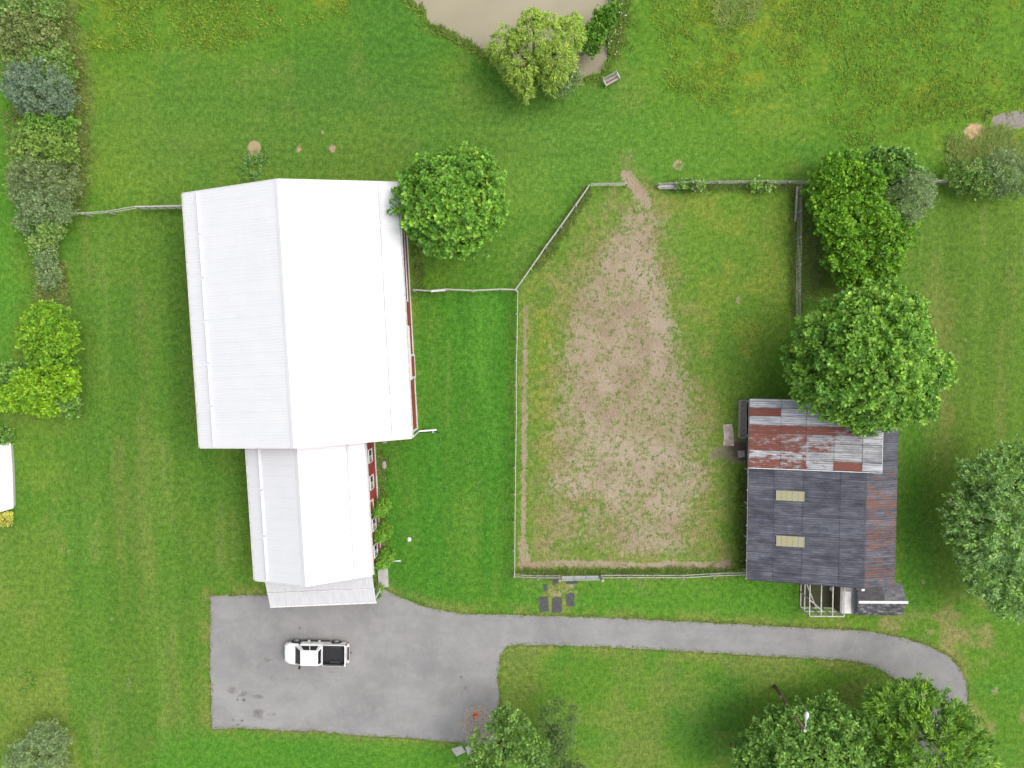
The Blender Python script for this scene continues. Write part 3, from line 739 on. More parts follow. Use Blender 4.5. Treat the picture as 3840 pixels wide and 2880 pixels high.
rcap = MB(); rcap.beam((xR, yS-.02, zr+.05), (xR, yM-.05, zr+.05), .16, .05); rcap.build('ridge_cap', M['mat'], OB)
MB().box(xR-.12, xR+.12, yS-.22, yS-.03, zr-.25, zr+.0).build('ridge_vent_end', M['white_trim'], OB)
# skylights: yellowed glass-fibre sheets in the slate slope
def sky_mat():
    t = NT('yellowed_fibreglass'); n = t.noise(t.pos((.5, 3, 1)), 3, 3)
    return t.fin(t.mix(t.ramp(n, .35, .65), (.31, .315, .21), (.36, .32, .14)), 0.5, 0, 0.4)
skm = sky_mat()
def slope_pt(px, py):
    for it in range(6):
        z = ze if it == 0 else z2
        p = Lo(px, py, z); z2 = ze + (p.x - xW)/(xR-xW)*(zr-ze)
    return p.x, p.y
an = math.atan2(zr-ze, xR-xW)
for (pa, pb) in (((2909,1875),(3015,1843)), ((2910,2046),(3015,2013))):
    xa, ya = slope_pt(*pa); xb, yb = slope_pt(*pb); L = (xb-xa)/math.cos(an)
    sk = link('skylight', corr_mesh('skylight', yb-ya, L, 4, .012), skm, OB); za = ze + (xa-xW)*math.tan(an) + .09
    sk.matrix_local = Matrix.Translation((xa, ya, za)) @ Matrix.Rotation(-an, 4, 'Y')
    for q in np.linspace(0, 1, 6):
        MB().box(L*q-.014, L*q+.014, 0, yb-ya, .013, .03).build('skylight_bar', M['concrete'], sk)
# walls, posts, rafter ends
m = MB(); xi = xW + .55
m.box(xi, xi+.12, yS+.35, yN-.2, 0, ze-.02); m.box(xi, xE-.35, yS+.3, yS+.42, 0, ze+.05); m.box(xi, xE-.35, yN-.3, yN-.2, 0, ze+.05); m.box(xE-.45, xE-.33, yS+.3, yN-.2, 0, zE-.15)
m.add([(xi, yS+.31, ze), (xR, yS+.31, zr-.15), (xE-.35, yS+.31, zE-.12)], [(0, 2, 1)])
m.build('plank_wall', pm('dark_plank', (.11, .09, .075), (.06, .05, .042), 3, .9), OB)
MB().box(xW-.03, xW+.02, yS, yN, ze-.14, ze+.0).build('eave_board', M['pale_wood'], OB)
for i in range(11):
    y = yS + .15 + (yN-yS-.3)*i/10
    MB().box(xW-.10, xW+.9, y-.03, y+.03, ze-.11, ze-.02).build('rafter_end', M['pale_wood'], OB)
for i in range(6):
    y = yS + .3 + (yN-yS-.6)*i/5
    MB().box(xW+.38, xW+.52, y-.07, y+.07, 0, ze-.10).build('post', M['old_wood'], OB)

# trough, boards and rubble by the old barn
def box_trough():
    a = P(2788,1502,.6); b = P(2795,1642,.6); o = empty('feed_trough', (P(2784,1570,0)))
    tag(o, 'long grey wooden trough against the old barn wall', 'trough')
    r = Vector(o.location); y0, y1 = b.y - r.y, a.y - r.y; x = a.x - r.x
    for xx in (x-.28, x+.28): MB().box(xx-.03, xx+.03, y0, y1, .12, .62).build('side_board', M['old_wood'], o)
    for yy in (y0, y1): MB().box(x-.25, x+.25, yy-.03, yy+.03, .12, .62).build('end_board', M['old_wood'], o)
    MB().box(x-.25, x+.25, y0+.03, y1-.03, .18, .24).build('floor_board', M['old_wood'], o)
    for yy in (y0+.2, y1-.2): MB().box(x-.3, x+.3, yy-.05, yy+.05, 0, .12).build('skid', M['old_wood'], o)
box_trough()
def flat_poly(name, pts, z0, z1, mat, label, cat, group=None, kind=None):
    w_ = PW(pts); cx_ = sum(p[0] for p in w_)/len(w_); cy_ = sum(p[1] for p in w_)/len(w_)
    o = MB().prism([(p[0]-cx_, p[1]-cy_) for p in w_], z0, z1).build(name, mat, None, loc=(cx_, cy_, 0))
    tag(o, label, cat, group, kind); return o
flat_poly('worn_panel', [(2744,1590),(2750,1625),(2752,1672),(2711,1670),(2714,1630),(2709,1592)][::-1], .005, .06, M['board_rust'], 'worn reddish flat panel lying in the paddock beside the old barn', 'panel')
o = MB().beam(P(2661,2156,.08), P(2748,2143,.08), .16, .06).build('loose_plank', M['old_wood']); tag(o, 'loose grey plank lying by the south paddock fence near the old barn', 'plank')
flat_poly('barn_ramp_stone', [(2766,1690),(2790,1688),(2792,1712),(2768,1716)][::-1], .0, .16, M['stone'], 'flat grey stone in the mud at the old barn doorway', 'stone')

# ------------------------------------------------------------------ pen, flat-roofed kennel and small shed
PEN = empty('wire_pen', P(3060,2240,0)); tag(PEN, 'open pen of pale wooden rails beside the small grey shed', 'pen')
pr_ = Vector(PEN.location); zt = 2.1
def pl(px, py, z): return P(px, py, z) - pr_
a1 = pl(3035,2310,zt); a2 = pl(3205,2303,zt); a3 = pl(3030,2187,zt); a4 = pl(3160,2195,zt)
px0, px1, py0, py1 = a1.x, pl(3165,2300,zt).x, a1.y, a3.y
for xx in np.linspace(px0, px1, 4): MB().beam((xx, py0, zt), (xx, py1, zt), .09, .09).build('top_rail', M['pale_wood'], PEN)
for zz in (zt+.05, 1.0, .08): MB().beam((px0, py0, zz), (px1, py0, zz), .09, .09).build('front_rail', M['pale_wood'], PEN)
for zz in (1.0, .08): MB().beam((px0, py0, zz), (px0, py1, zz), .09, .09).build('side_rail', M['pale_wood'], PEN)
for xx in np.linspace(px0, px1, 4): MB().box(xx-.05, xx+.05, py0-.06, py0+.04, 0, zt-.05).build('post', M['pale_wood'], PEN)
MB().box(px0-.05, px0+.05, py1-.05, py1+.05, 0, zt-.05).build('post', M['pale_wood'], PEN)
MB().box(px0-.05, px0+.05, (py0+py1)/2-.05, (py0+py1)/2+.05, 0, zt-.05).build('post', M['pale_wood'], PEN)
MB().beam((px0, py1, .9), (px0+1.4, py0, .1), .09, .05).build('brace', M['pale_wood'], PEN)
MB().beam((px0, (py0+py1)/2, 1.9), (px0+1.6, py0+.02, 1.0), .09, .05).build('brace', M['pale_wood'], PEN)
flat_poly('pen_floor', [(3005,2182),(3140,2188),(3140,2275),(3003,2272)], .003, .03, pm('dark_mulch', (.075, .065, .042), (.045, .06, .02), 3, .95), 'dark earth floor inside the wooden pen', 'floor patch')
bk = MB(); bk.lathe([(.10, 0), (.17, .02), (.20, .30), (.18, .30), (.15, .04)], 14, c=tuple(P(3115,2205,.0)))
tag(bk.build('white_bucket', M['white_trim'], None, True), 'white bucket standing inside the wooden pen', 'bucket')
KN = empty('kennel', P(3165,2245,0)); tag(KN, 'low flat roofed kennel with a pale sheet on its roof', 'kennel')
kr = Vector(KN.location); zk = 1.35
ka = P(3152,2202,zk)-kr; kb = P(3214,2302,zk)-kr
MB().box(ka.x, kb.x, kb.y, ka.y, zk-.08, zk).build('roof', M['roll_roof'], KN)
MB().box(ka.x+.06, kb.x-.05, kb.y+.06, ka.y-.06, 0, zk-.08).build('wall', M['brown_wood'], KN)
k1 = P(3160,2218,zk)-kr; k2 = P(3190,2300,zk)-kr
MB().box(k1.x, k2.x, k2.y, k1.y, zk+.003, zk+.03).build('roof_sheet', M['pale_sheet'], KN)
SH = empty('small_shed', P(3270,2225,0)); tag(SH, 'small shed with weathered dark shingles and white ridge cap', 'shed')
sr = Vector(SH.location); zs, zg = 1.5, 2.25
g1 = P(3220,2262,zg)-sr; g2 = P(3405,2253,zg)-sr
yR = (g1.y+g2.y)/2; xa, xb = g1.x+.02, g2.x-.12
yNn = (P(3300,2192,zs)-sr).y; ySs = (P(3290,2306,zs)-sr).y
def shingles(yE, yRr, zE_, zR_, n, mat, colr):
    L = math.hypot(yRr-yE, zR_-zE_); up_ = Vector((0, (yRr-yE)/L, (zR_-zE_)/L)); nor = Vector((0, -up_.z, up_.y)) if yE < yRr else Vector((0, up_.z, -up_.y))
    if nor.z < 0: nor = -nor
    rows = 9
    wd = (xb-xa)/n
    for r in range(rows):
        for i in range(n):
            off = (wd/2 if r % 2 else 0); x0_ = xa + i*wd + off; x1_ = min(x0_ + wd - .015, xb)
            if x0_ >= xb - .03: continue
            b0 = Vector((0, yE, zE_)) + up_*(L*r/rows) + nor*.045; b1 = Vector((0, yE, zE_)) + up_*(L*min((r+1.25)/rows, 1)) + nor*.008
            vs = [(x0_, b0.y, b0.z), (x1_, b0.y, b0.z), (x1_, b1.y, b1.z), (x0_, b1.y, b1.z)]
            lo_ = nor*.02
            vs += [(p[0], p[1]-lo_.y, p[2]-lo_.z) for p in vs]
            o = MB().add(vs, [(0,1,2,3),(7,6,5,4),(0,4,5,1),(1,5,6,2),(2,6,7,3),(3,7,4,0)]).build('shingle', mat, SH)
            o.color = colr()
M['shingle'] = roof_sheet_mat('weathered_shingle', (.095, .095, .11), (.15, .15, .165), (.2, .12, .08), (.17, .1, .07), (.05, .05, .055), 0.0)
shingles(yNn, yR, zs, zg, 13, M['shingle'], lambda: (max(0, rr_.gauss(-.12, .06)), max(0, rr_.gauss(.04, .05)), rr_.uniform(.2, .7), 1))
shingles(ySs, yR, zs, zg, 13, M['shingle'], lambda: (0, rr_.choice([0, .1, .5, .9, 1.0]), rr_.uniform(.4, 1.0), 1))
MB().beam((xa-.05, yR, zg+.05), (xb+.10, yR, zg+.05), .22, .09).build('ridge_cap', M['white_trim'], SH)
m = MB(); hw_ = .08
m.add([(xa+.28, yNn-hw_, 0), (xa+.28, yNn-hw_, zs-.03), (xa+.28, yR, zg-.06), (xa+.28, ySs+hw_, zs-.03), (xa+.28, ySs+hw_, 0),
       (xb-.06, yNn-hw_, 0), (xb-.06, yNn-hw_, zs-.03), (xb-.06, yR, zg-.06), (xb-.06, ySs+hw_, zs-.03), (xb-.06, ySs+hw_, 0)],
      [(0,1,2,3,4),(9,8,7,6,5),(0,5,6,1),(1,6,7,2),(2,7,8,3),(3,8,9,4),(4,9,5,0)])
m.build('wall', M['blue_wall'], SH)

# ------------------------------------------------------------------ fences
def fence(name, label, pts, nb, zs_, mat, post_h=1.35, rail=(.05, .13), post_r=.07, skip_first=False, skip_last=False, sag=0.0, pipe=False, ztop=1.25, jog=.0, seed=1):
    """pts: photo points of the top rail; posts at nb bays per leg"""
    rd = random.Random(seed)
    w_ = [P(x, y, ztop) for x, y in pts]; w_ = [Vector((p.x, p.y, 0)) for p in w_]
    root = empty(name, w_[0]); tag(root, label, 'fence')
    o0 = w_[0]; posts = []
    for i in range(len(w_)-1):
        for k in range(nb[i]): posts.append(w_[i].lerp(w_[i+1], k/nb[i]))
    posts.append(w_[-1])
    posts = [p + Vector((rd.uniform(-jog, jog), rd.uniform(-jog, jog), 0)) for p in posts]
    for i, p in enumerate(posts):
        if (i == 0 and skip_first) or (i == len(posts)-1 and skip_last): continue
        q = p - o0; lx, ly = rd.uniform(-.05, .05), rd.uniform(-.05, .05)
        MB().tube([(q.x, q.y, -.1), (q.x+lx, q.y+ly, post_h + rd.uniform(-.06, .06))], [post_r, post_r*.92], 7).build('post', M['old_wood'], root)
    for i in range(len(posts)-1):
        a = posts[i] - o0; b = posts[i+1] - o0; d = (b-a); nr = Vector((-d.y, d.x, 0)).normalized()*(post_r + .03)
        for z in zs_:
            za = z + rd.uniform(-.03, .03); zb = z + rd.uniform(-.03, .03)
            if pipe: MB().tube([a+nr+Vector((0,0,za)), (a+b)/2+nr+Vector((0,0,(za+zb)/2-sag)), b+nr+Vector((0,0,zb))], .03, 6).build('rail', mat, root)
            else: MB().beam(a+nr+Vector((0,0,za)), b+nr+Vector((0,0,zb)), *rail).build('rail', mat, root)
    return root
Z4 = (.35, .65, .95, 1.25); Z3 = (.45, .85, 1.25)
fence('rail_fence', 'grey rail fence from the barn wall east to the paddock corner', [(1548,1092),(1614,1092),(1672,1089),(1770,1092),(1880,1088),(1937,1088)], [1,1,1,1,1], (.55, 1.2), M['pale_wood'], rail=(.07, .08), seed=2, jog=.05)
fence('rail_fence', 'straight north to south rail fence on the paddock west side', [(1938,1090),(1932,1440),(1925,2165)], [4,7], Z3, M['pale_wood'], rail=(.05, .07), seed=3, jog=.03)
fence('rail_fence', 'diagonal grey rail fence at the paddock northwest corner', [(1938,1086),(2215,694)], [5], Z3, M['pale_wood'], rail=(.06, .08), seed=4, skip_first=True, jog=.03)
fence('rail_fence', 'short grey rail fence left of the muddy paddock opening', [(2217,692),(2352,690)], [2], Z4, M['pale_wood'], rail=(.03, .035), seed=5, skip_first=True)
fence('rail_fence', 'long grey rail fence right of the muddy paddock opening', [(2472,691),(2600,684),(2880,682),(3042,683)], [2,3,2], Z4, M['pale_wood'], rail=(.018, .020), seed=6, jog=.04)
fence('rail_fence', 'grey rail fence on the paddock east side beside the thicket', [(3003,690),(2998,1190)], [5], Z4, M['pale_wood'], rail=(.018, .018), seed=7, skip_first=True, jog=.04)
fence('rail_fence', 'short fence left of the white pipe gate on the paddock south side', [(1930,2168),(2015,2172),(2098,2172)], [1,1], (.6, 1.15), M['old_wood'], rail=(.06, .1), seed=8, skip_first=True)
fence('rail_fence', 'south paddock rail fence from the pipe gate to the old barn', [(2258,2171),(2360,2172),(2560,2170),(2805,2160)], [1,2,2], (.55, 1.2), M['pale_wood'], rail=(.05, .06), seed=9, jog=.04)
fence('rail_fence', 'short pale board fence right of the vine thicket', [(3495,681),(3572,681)], [1], Z3, M['pale_wood'], rail=(.05, .16), seed=10)
fence('rail_fence', 'sagging thin rail fence from the hedgerow to the white gate', [(215,797),(308,800),(402,795),(504,777)], [1,1,1], (.5, 1.05), M['pale_wood'], rail=(.05, .07), seed=11, skip_last=True, jog=.1)
# fallen boards at the opening
for (a, b, zz, lab) in [((2466,700),(2560,694),.5,'leaning grey board nearest the muddy opening, upper of two'), ((2470,706),(2552,704),.25,'leaning grey board nearest the muddy opening, lower of two')]:
    tag(MB().beam(P(*a, zz), P(*b, zz+.15), .16, .05).build('leaning_board', M['pale_wood']), lab, 'board')
tag(MB().beam(P(1617,1092,1.18), P(1670,1088,1.22), .16, .16).build('white_pipe', M['white_trim']), 'white pipe lashed along the fence rail near the barn', 'pipe')
tag(MB().beam(P(2990,700,1.1), P(2982,830,.2), .16, .06).build('leaning_plank', M['old_wood']), 'grey plank leaning along the east paddock fence', 'plank')
# gates
GA = empty('farm_gate', P(534,786,0)); tag(GA, 'white sheeted farm gate beside the big barn', 'gate')
gr = Vector(GA.location); e0 = P(507,775,1.3)-gr; e1 = P(676,772,1.3)-gr; e0.z = e1.z = 0; dv = (e1-e0)
nrm = Vector((dv.y, -dv.x, 0)).normalized()
for k in range(5):
    a = e0 + dv*(k/5) + dv.normalized()*.03; b = e0 + dv*((k+1)/5) - dv.normalized()*.03
    MB().beam(a+Vector((0,0,.7)), b+Vector((0,0,.7)), .03, 1.1).build('panel', M['slab_white'], GA)
for k in range(6):
    a = e0 + dv*(k/5)
    MB().box(a.x-.04, a.x+.04, a.y-.04, a.y+.04, .08, 1.3).build('upright', M['old_wood'], GA)
MB().beam(e0+Vector((0,0,1.33)), e1+Vector((0,0,1.33)), .10, .07).build('top_rail', M['pale_wood'], GA)
MB().box(e1.x+.10, e1.x+.26, e1.y-.08, e1.y+.08, 0, 1.5).build('hinge_post', M['old_wood'], GA)
GB = empty('farm_gate', P(2180,2155,0)); tag(GB, 'white tubular pipe gate in the south paddock fence', 'gate')
gr = Vector(GB.location); e0 = P(2108,2176,1.3)-gr; e1 = P(2250,2174,1.3)-gr; e0.z = e1.z = 0
for z in (.25, .45, .67, .93, 1.3): MB().tube([e0+Vector((0,0,z)), e1+Vector((0,0,z))], .032, 7).build('bar', M['galv'], GB)
for t_ in (0, .33, .66, 1): q = e0.lerp(e1, t_); MB().tube([q+Vector((0,0,.22)), q+Vector((0,0,1.33))], .034, 7).build('upright', M['galv'], GB)
MB().tube([e1+Vector((.22,0,-.1)), e1+Vector((.22,0,1.6))], .13, 10).build('gate_post', M['old_wood'], GB)
MB().tube([e0+Vector((-.22,0,-.1)), e0+Vector((-.22,0,1.45))], .11, 10).build('gate_post', M['old_wood'], GB)

# ------------------------------------------------------------------ dark mats in the grass by the gate
for pts, lab in [([(2020,2241),(2056,2237),(2058,2292),(2024,2294)], 'dark mat in the grass by the drive, left one of the largest pair'),
                 ([(2070,2243),(2090,2238),(2107,2241),(2107,2297),(2071,2297)], 'dark mat in the grass by the drive, right one of the largest pair'),
                 ([(2122,2232),(2140,2220),(2156,2230),(2152,2255),(2157,2270),(2138,2274),(2121,2270),(2126,2250)], 'ragged dark mat right of the largest pair of mats'),
                 ([(2035,2192),(2050,2190),(2055,2212),(2040,2217)], 'smallest dark mat, left of the group by the pipe gate'),
                 ([(2068,2174),(2090,2172),(2094,2184),(2076,2195)], 'small dark mat just under the left end of the pipe gate'),
                 ([(2124,2180),(2166,2177),(2168,2188),(2140,2192),(2123,2188)], 'narrow dark mat just under the right end of the pipe gate')]:
    w_ = pts[::-1]; dense = []
    for i in range(len(w_)):
        a = Vector(w_[i]); b = Vector(w_[(i+1) % len(w_)])
        for k in range(4): q = a.lerp(b, k/4); dense.append((q.x + random.uniform(-1.6, 1.6), q.y + random.uniform(-1.6, 1.6)))
    flat_poly('ground_mat', dense, .004, .03, M['mat'], lab, 'mat', 'dark mats laid in the grass')

# ------------------------------------------------------------------ pickup truck
def pickup():
    ca = P(1198,2437,.05); T = empty('pickup_truck', ca, math.radians(-1.0)); tag(T, 'white crew cab pickup truck with black bed parked on the asphalt', 'truck')
    L = 5.75; X0 = -L/2
    wf, wr, arch = .92, 4.55, .50
    def zbot(x):
        z = .42
        for wc in (wf, wr):
            d = abs(x - wc)
            if d < arch: z = max(z, .42 + math.sqrt(max(0, arch**2 - d*d))*.98)
        return z
    def hwid(x): return .965 - .30*max(0, (.55-x)/.55)**2.4 - .05*max(0, (x-5.2)/.4)**2
    def ztop(x):
        return .93 + .20*min(1, x/1.1)**.7
    # lower body: front and cab
    xs = [0, .04, .12, .22, .35, .46, .6, .75, .9, 1.05, 1.2, 1.35, 1.42, 1.7, 2.1, 2.6, 3.1, 3.43]
    m = MB(); ring = 0; rows = []
    for x in xs:
        h = hwid(x); zt_ = ztop(x); zb = zbot(x); r = .10 if x > .1 else .06
        if x == 0: zt_ -= .08
        sec = [(-h*.98, zb), (-h, (zb + zt_)*.5), (-h*.985, zt_-r), (-h+.09, zt_), (-h*.5, zt_+.02), (0, zt_+.028), (h*.5, zt_+.02), (h-.09, zt_), (h*.985, zt_-r), (h, (zb+zt_)*.5), (h*.98, zb)]
        rows.append([(X0+x, y, z) for y, z in sec])
    n = len(rows[0])
    for rws in rows: m.v += rws
    for i in range(len(rows)-1):
        for k in range(n-1): m.f.append((i*n+k, i*n+k+1, (i+1)*n+k+1, (i+1)*n+k))
    m.f.append(tuple(range(n))[::-1]); m.f.append(tuple((len(rows)-1)*n+k for k in range(n)))
    m.build('body', M['truck_paint'], T, True)
    for s in (-1, 1):   # hood creases and vents
        MB().beam((X0+.25, s*.34, 1.075), (X0+1.0, s*.42, 1.165), .03, .02).build('hood_crease', M['truck_paint'], T)
    # inner dark chassis
    MB().box(X0+.3, X0+5.5, -.78, .78, .34, .80).build('chassis', M['black_plastic'], T)
    # cabin
    zb_, zr_ = 1.13, 1.86
    cb = [(1.02, .84), (3.40, .88)]; ct = [(1.72, .66), (3.22, .67)]
    v = [(X0+cb[0][0], -cb[0][1], zb_), (X0+cb[0][0], cb[0][1], zb_), (X0+cb[1][0], cb[1][1], zb_), (X0+cb[1][0], -cb[1][1], zb_),
         (X0+ct[0][0], -ct[0][1], zr_-.05), (X0+ct[0][0], ct[0][1], zr_-.05), (X0+ct[1][0], ct[1][1], zr_-.03), (X0+ct[1][0], -ct[1][1], zr_-.03)]
    m = MB(); m.add(v, [(0,1,5,4),(1,2,6,5),(2,3,7,6),(3,0,4,7)]); cabo = m.build('cab', M['truck_paint'], T)
    m = MB(); n1 = 6; g = []
    for i in range(n1+1):
        for j in range(n1+1):
            u, q = i/n1, j/n1*2-1
            x = ct[0][0]-.03 + (ct[1][0]-ct[0][0]+.06)*u; y = q*(.685)
            z = zr_-.05 + .07*(1-q*q*q*q)*(1 - (2*u-1)**6) + .01
            g.append((X0+x, y, z))
    m.add(g, [(i*(n1+1)+j, (i+1)*(n1+1)+j, (i+1)*(n1+1)+j+1, i*(n1+1)+j+1) for i in range(n1) for j in range(n1)])
    m.build('roof', M['truck_paint'], T, True)
    V = [Vector(p) for p in v]
    def pane(name, a, b, c_, d_, u0, u1, w0, w1, off, mt=M['dark_glass']):
        def pt(u, w): return (a.lerp(b, u)).lerp(d_.lerp(c_, u), w)
        ps = [pt(u0, w0), pt(u1, w0), pt(u1, w1), pt(u0, w1)]
        nn = (ps[1]-ps[0]).cross(ps[3]-ps[0]).normalized()*off
        MB().add([p+nn for p in ps] + [p for p in ps], [(0,1,2,3),(0,4,5,1),(1,5,6,2),(2,6,7,3),(3,7,4,0)]).build(name, mt, cabo)
    pane('windshield', V[0], V[1], V[5], V[4], .04, .96, .04, .93, -.012)
    pane('rear_window', V[3], V[2], V[6], V[7], .10, .90, .18, .88, .012)
    for s, (a, b, c_, d_) in ((1, (V[1], V[2], V[6], V[5])), (-1, (V[0], V[3], V[7], V[4]))):
        pane('side_window', a, b, c_, d_, .20, .52, .10, .86, -.012 if s > 0 else .012)
        pane('side_window', a, b, c_, d_, .57, .88, .10, .86, -.012 if s > 0 else .012)
        for xx in (1.9, 2.85): MB().box(X0+xx-.1, X0+xx+.1, *(sorted((s*.955, s*.985))), .93, .97).build('door_handle', M['chrome'], T)
        for xx in (1.46, 2.38, 3.32): MB().box(X0+xx-.008, X0+xx+.008, *(sorted((s*.955, s*.967))), .5, 1.05).build('door_seam', M['black_plastic'], T)
        # mirrors
        mr = MB(); mr.beam((X0+1.45, s*.86, 1.15), (X0+1.44, s*1.12, 1.2), .05, .05); mr.box(X0+1.36, X0+1.50, *(sorted((s*1.05, s*1.24))), 1.10, 1.34)
        mr.build('mirror', M['black_plastic'], T)
        # running board
        MB().box(X0+1.5, X0+3.95, *(sorted((s*.93, s*1.06))), .38, .44).build('running_board', M['black_plastic'], T)
        for xx in (2.05, 3.0): MB().box(X0+xx-.1, X0+xx+.1, *(sorted((s*.95, s*1.075))), .44, .452).build('step_pad', M['chrome'], T)
        hl = MB(); hl.box(X0-.012, X0+.20, *(sorted((s*.50, s*.76))), .72, .88); hl.build('headlight', M['clear_lens'], T)
        MB().box(X0+5.44, X0+5.56, *(sorted((s*.80, s*.945))), .80, 1.14).build('tail_light', M['red_lens'], T)
    # bed
    for s in (-1, 1):
        m = MB(); xs2 = [3.45 + 2.0*i/24 for i in range(25)]; rows = []
        for x in xs2:
            h = hwid(x); zb = zbot(x); rows.append([(X0+x, s*h*.99, zb), (X0+x, s*h, .85), (X0+x, s*h, 1.17), (X0+x, s*(h-.03), 1.20), (X0+x, s*(h-.12), 1.20), (X0+x, s*(h-.13), .70)])
        n = 6
        for rws in rows: m.v += rws
        for i in range(len(rows)-1):
            for k in range(n-1): m.f.append((i*n+k, i*n+k+1, (i+1)*n+k+1, (i+1)*n+k))
        m.f.append(tuple(range(n))); m.f.append(tuple((len(rows)-1)*n+k for k in range(n)))
        m.build('bed_side', M['truck_paint'], T)
        MB().box(X0+3.5, X0+5.42, *(sorted((s*(.83-.035), s*(.83-.012)))), .72, 1.19).build('bed_liner_side', M['truck_liner'], T)
        MB().box(X0+4.1, X0+5.0, *(sorted((s*.58, s*.79))), .735, .93).build('wheel_well', M['truck_liner'], T)
    MB().box(X0+3.47, X0+5.44, -.83, .83, .66, .72).build('bed_floor', M['truck_liner'], T)
    for k in range(9): MB().box(X0+3.62, X0+5.40, -.52+.13*k-.03, -.52+.13*k+.03, .721, .74).build('floor_rib', M['truck_liner'], T)
    MB().box(X0+3.44, X0+3.50, -.84, .84, .66, 1.22).build('bed_front_wall', M['truck_paint'], T)
    MB().box(X0+3.50, X0+3.53, -.80, .80, .72, 1.20).build('bed_liner_front', M['truck_liner'], T)
    for s in (-1, 1):
        MB().box(X0+3.50, X0+5.44, *(sorted((s*.835, s*.915))), 1.201, 1.215).build('rail_cap', M['truck_liner'], T)
        MB().box(X0+5.43, X0+5.56, *(sorted((s*.79, s*.95))), 1.142, 1.19).build('corner_cap', M['truck_paint'], T)
    tg = MB().box(X0+5.45, X0+5.53, -.80, .80, .62, 1.18).build('tailgate', M['truck_paint'], T)
    MB().box(X0+5.53, X0+5.55, -.14, .14, 1.02, 1.08).build('handle', M['black_plastic'], tg)
    m = MB(); m.box(X0+5.56, X0+5.75, -.88, .88, .48, .66); m.build('rear_bumper', M['chrome'], T); MB().box(X0+5.58, X0+5.73, -.60, .60, .661, .668).build('step_pad', M['black_plastic'], T)
    MB().beam((X0+5.70, .0, .45), (X0+5.95, .0, .45), .07, .07).build('tow_hitch', M['rust'], T)
    m = MB(); m.tube([(X0+.13, -.84, .52), (X0-.04, -.62, .52), (X0-.09, 0, .52), (X0-.04, .62, .52), (X0+.13, .84, .52)], .10, 8); m.build('front_bumper', M['chrome'], T, True)
    MB().box(X0-.02, X0+.05, -.48, .48, .64, .86).build('grille', M['black_plastic'], T)
    MB().box(X0+5.1, X0+5.36, .52, .60, .745, .80).build('wood_block', M['pale_wood'], T)
    for wc in (wf, wr):
        for s in (-1, 1):
            c_ = (X0+wc, s*.86, .40)
            ty = MB(); a = -.14; ty.lathe([(.24, a), (.37, a), (.40, a+.04), (.40, -a-.04), (.37, -a), (.24, -a)], 28, 'y', c_)
            tyo = ty.build('wheel', M['rubber'], T, False)
            rim = MB(); yo = s*.145
            rim.lathe([(.25, s*.141), (.25, s*.165), (.21, s*.155), (.05, s*.158)], 24, 'y', c_)
            rim.build('rim', M['chrome'], tyo)
            for k in range(6):
                t_ = k*math.pi/3; q = Vector((math.cos(t_), 0, math.sin(t_)))
                c3 = Vector(c_)+Vector((0, s*.160, 0))
                MB().beam(c3+q*.10, c3+q*.22, .02, .05, (0, 1, 0)).build('wheel_hole', M['black_plastic'], tyo)
pickup()

# ------------------------------------------------------------------ bench by the pond
BE = empty('garden_bench', P(2290,306,0), math.radians(28)); tag(BE, 'weathered slatted wooden bench on the lawn by the pond', 'bench')
for i in range(5): MB().box(-.68, .68, -.24+.10*i-.042, -.24+.10*i+.042, .42, .45).build('seat_slat', M['old_wood'] if i != 2 else M['rust'], BE)
for i in range(3): MB().beam((-.68, .26+.03*i, .55+.13*i), (.68, .26+.03*i, .55+.13*i), .03, .10).build('back_slat', M['old_wood'], BE)
for s in (-1, 1):
    MB().box(s*.64-.04, s*.64+.04, -.27, -.19, 0, .66).build('leg', M['pale_wood'], BE)
    MB().beam((s*.64, .22, 0), (s*.64, .36, .92), .08, .07, (1, 0, 0)).build('leg', M['pale_wood'], BE)
    MB().box(s*.66-.045, s*.66+.045, -.32, .30, .66, .70).build('armrest', M['pale_wood'], BE)

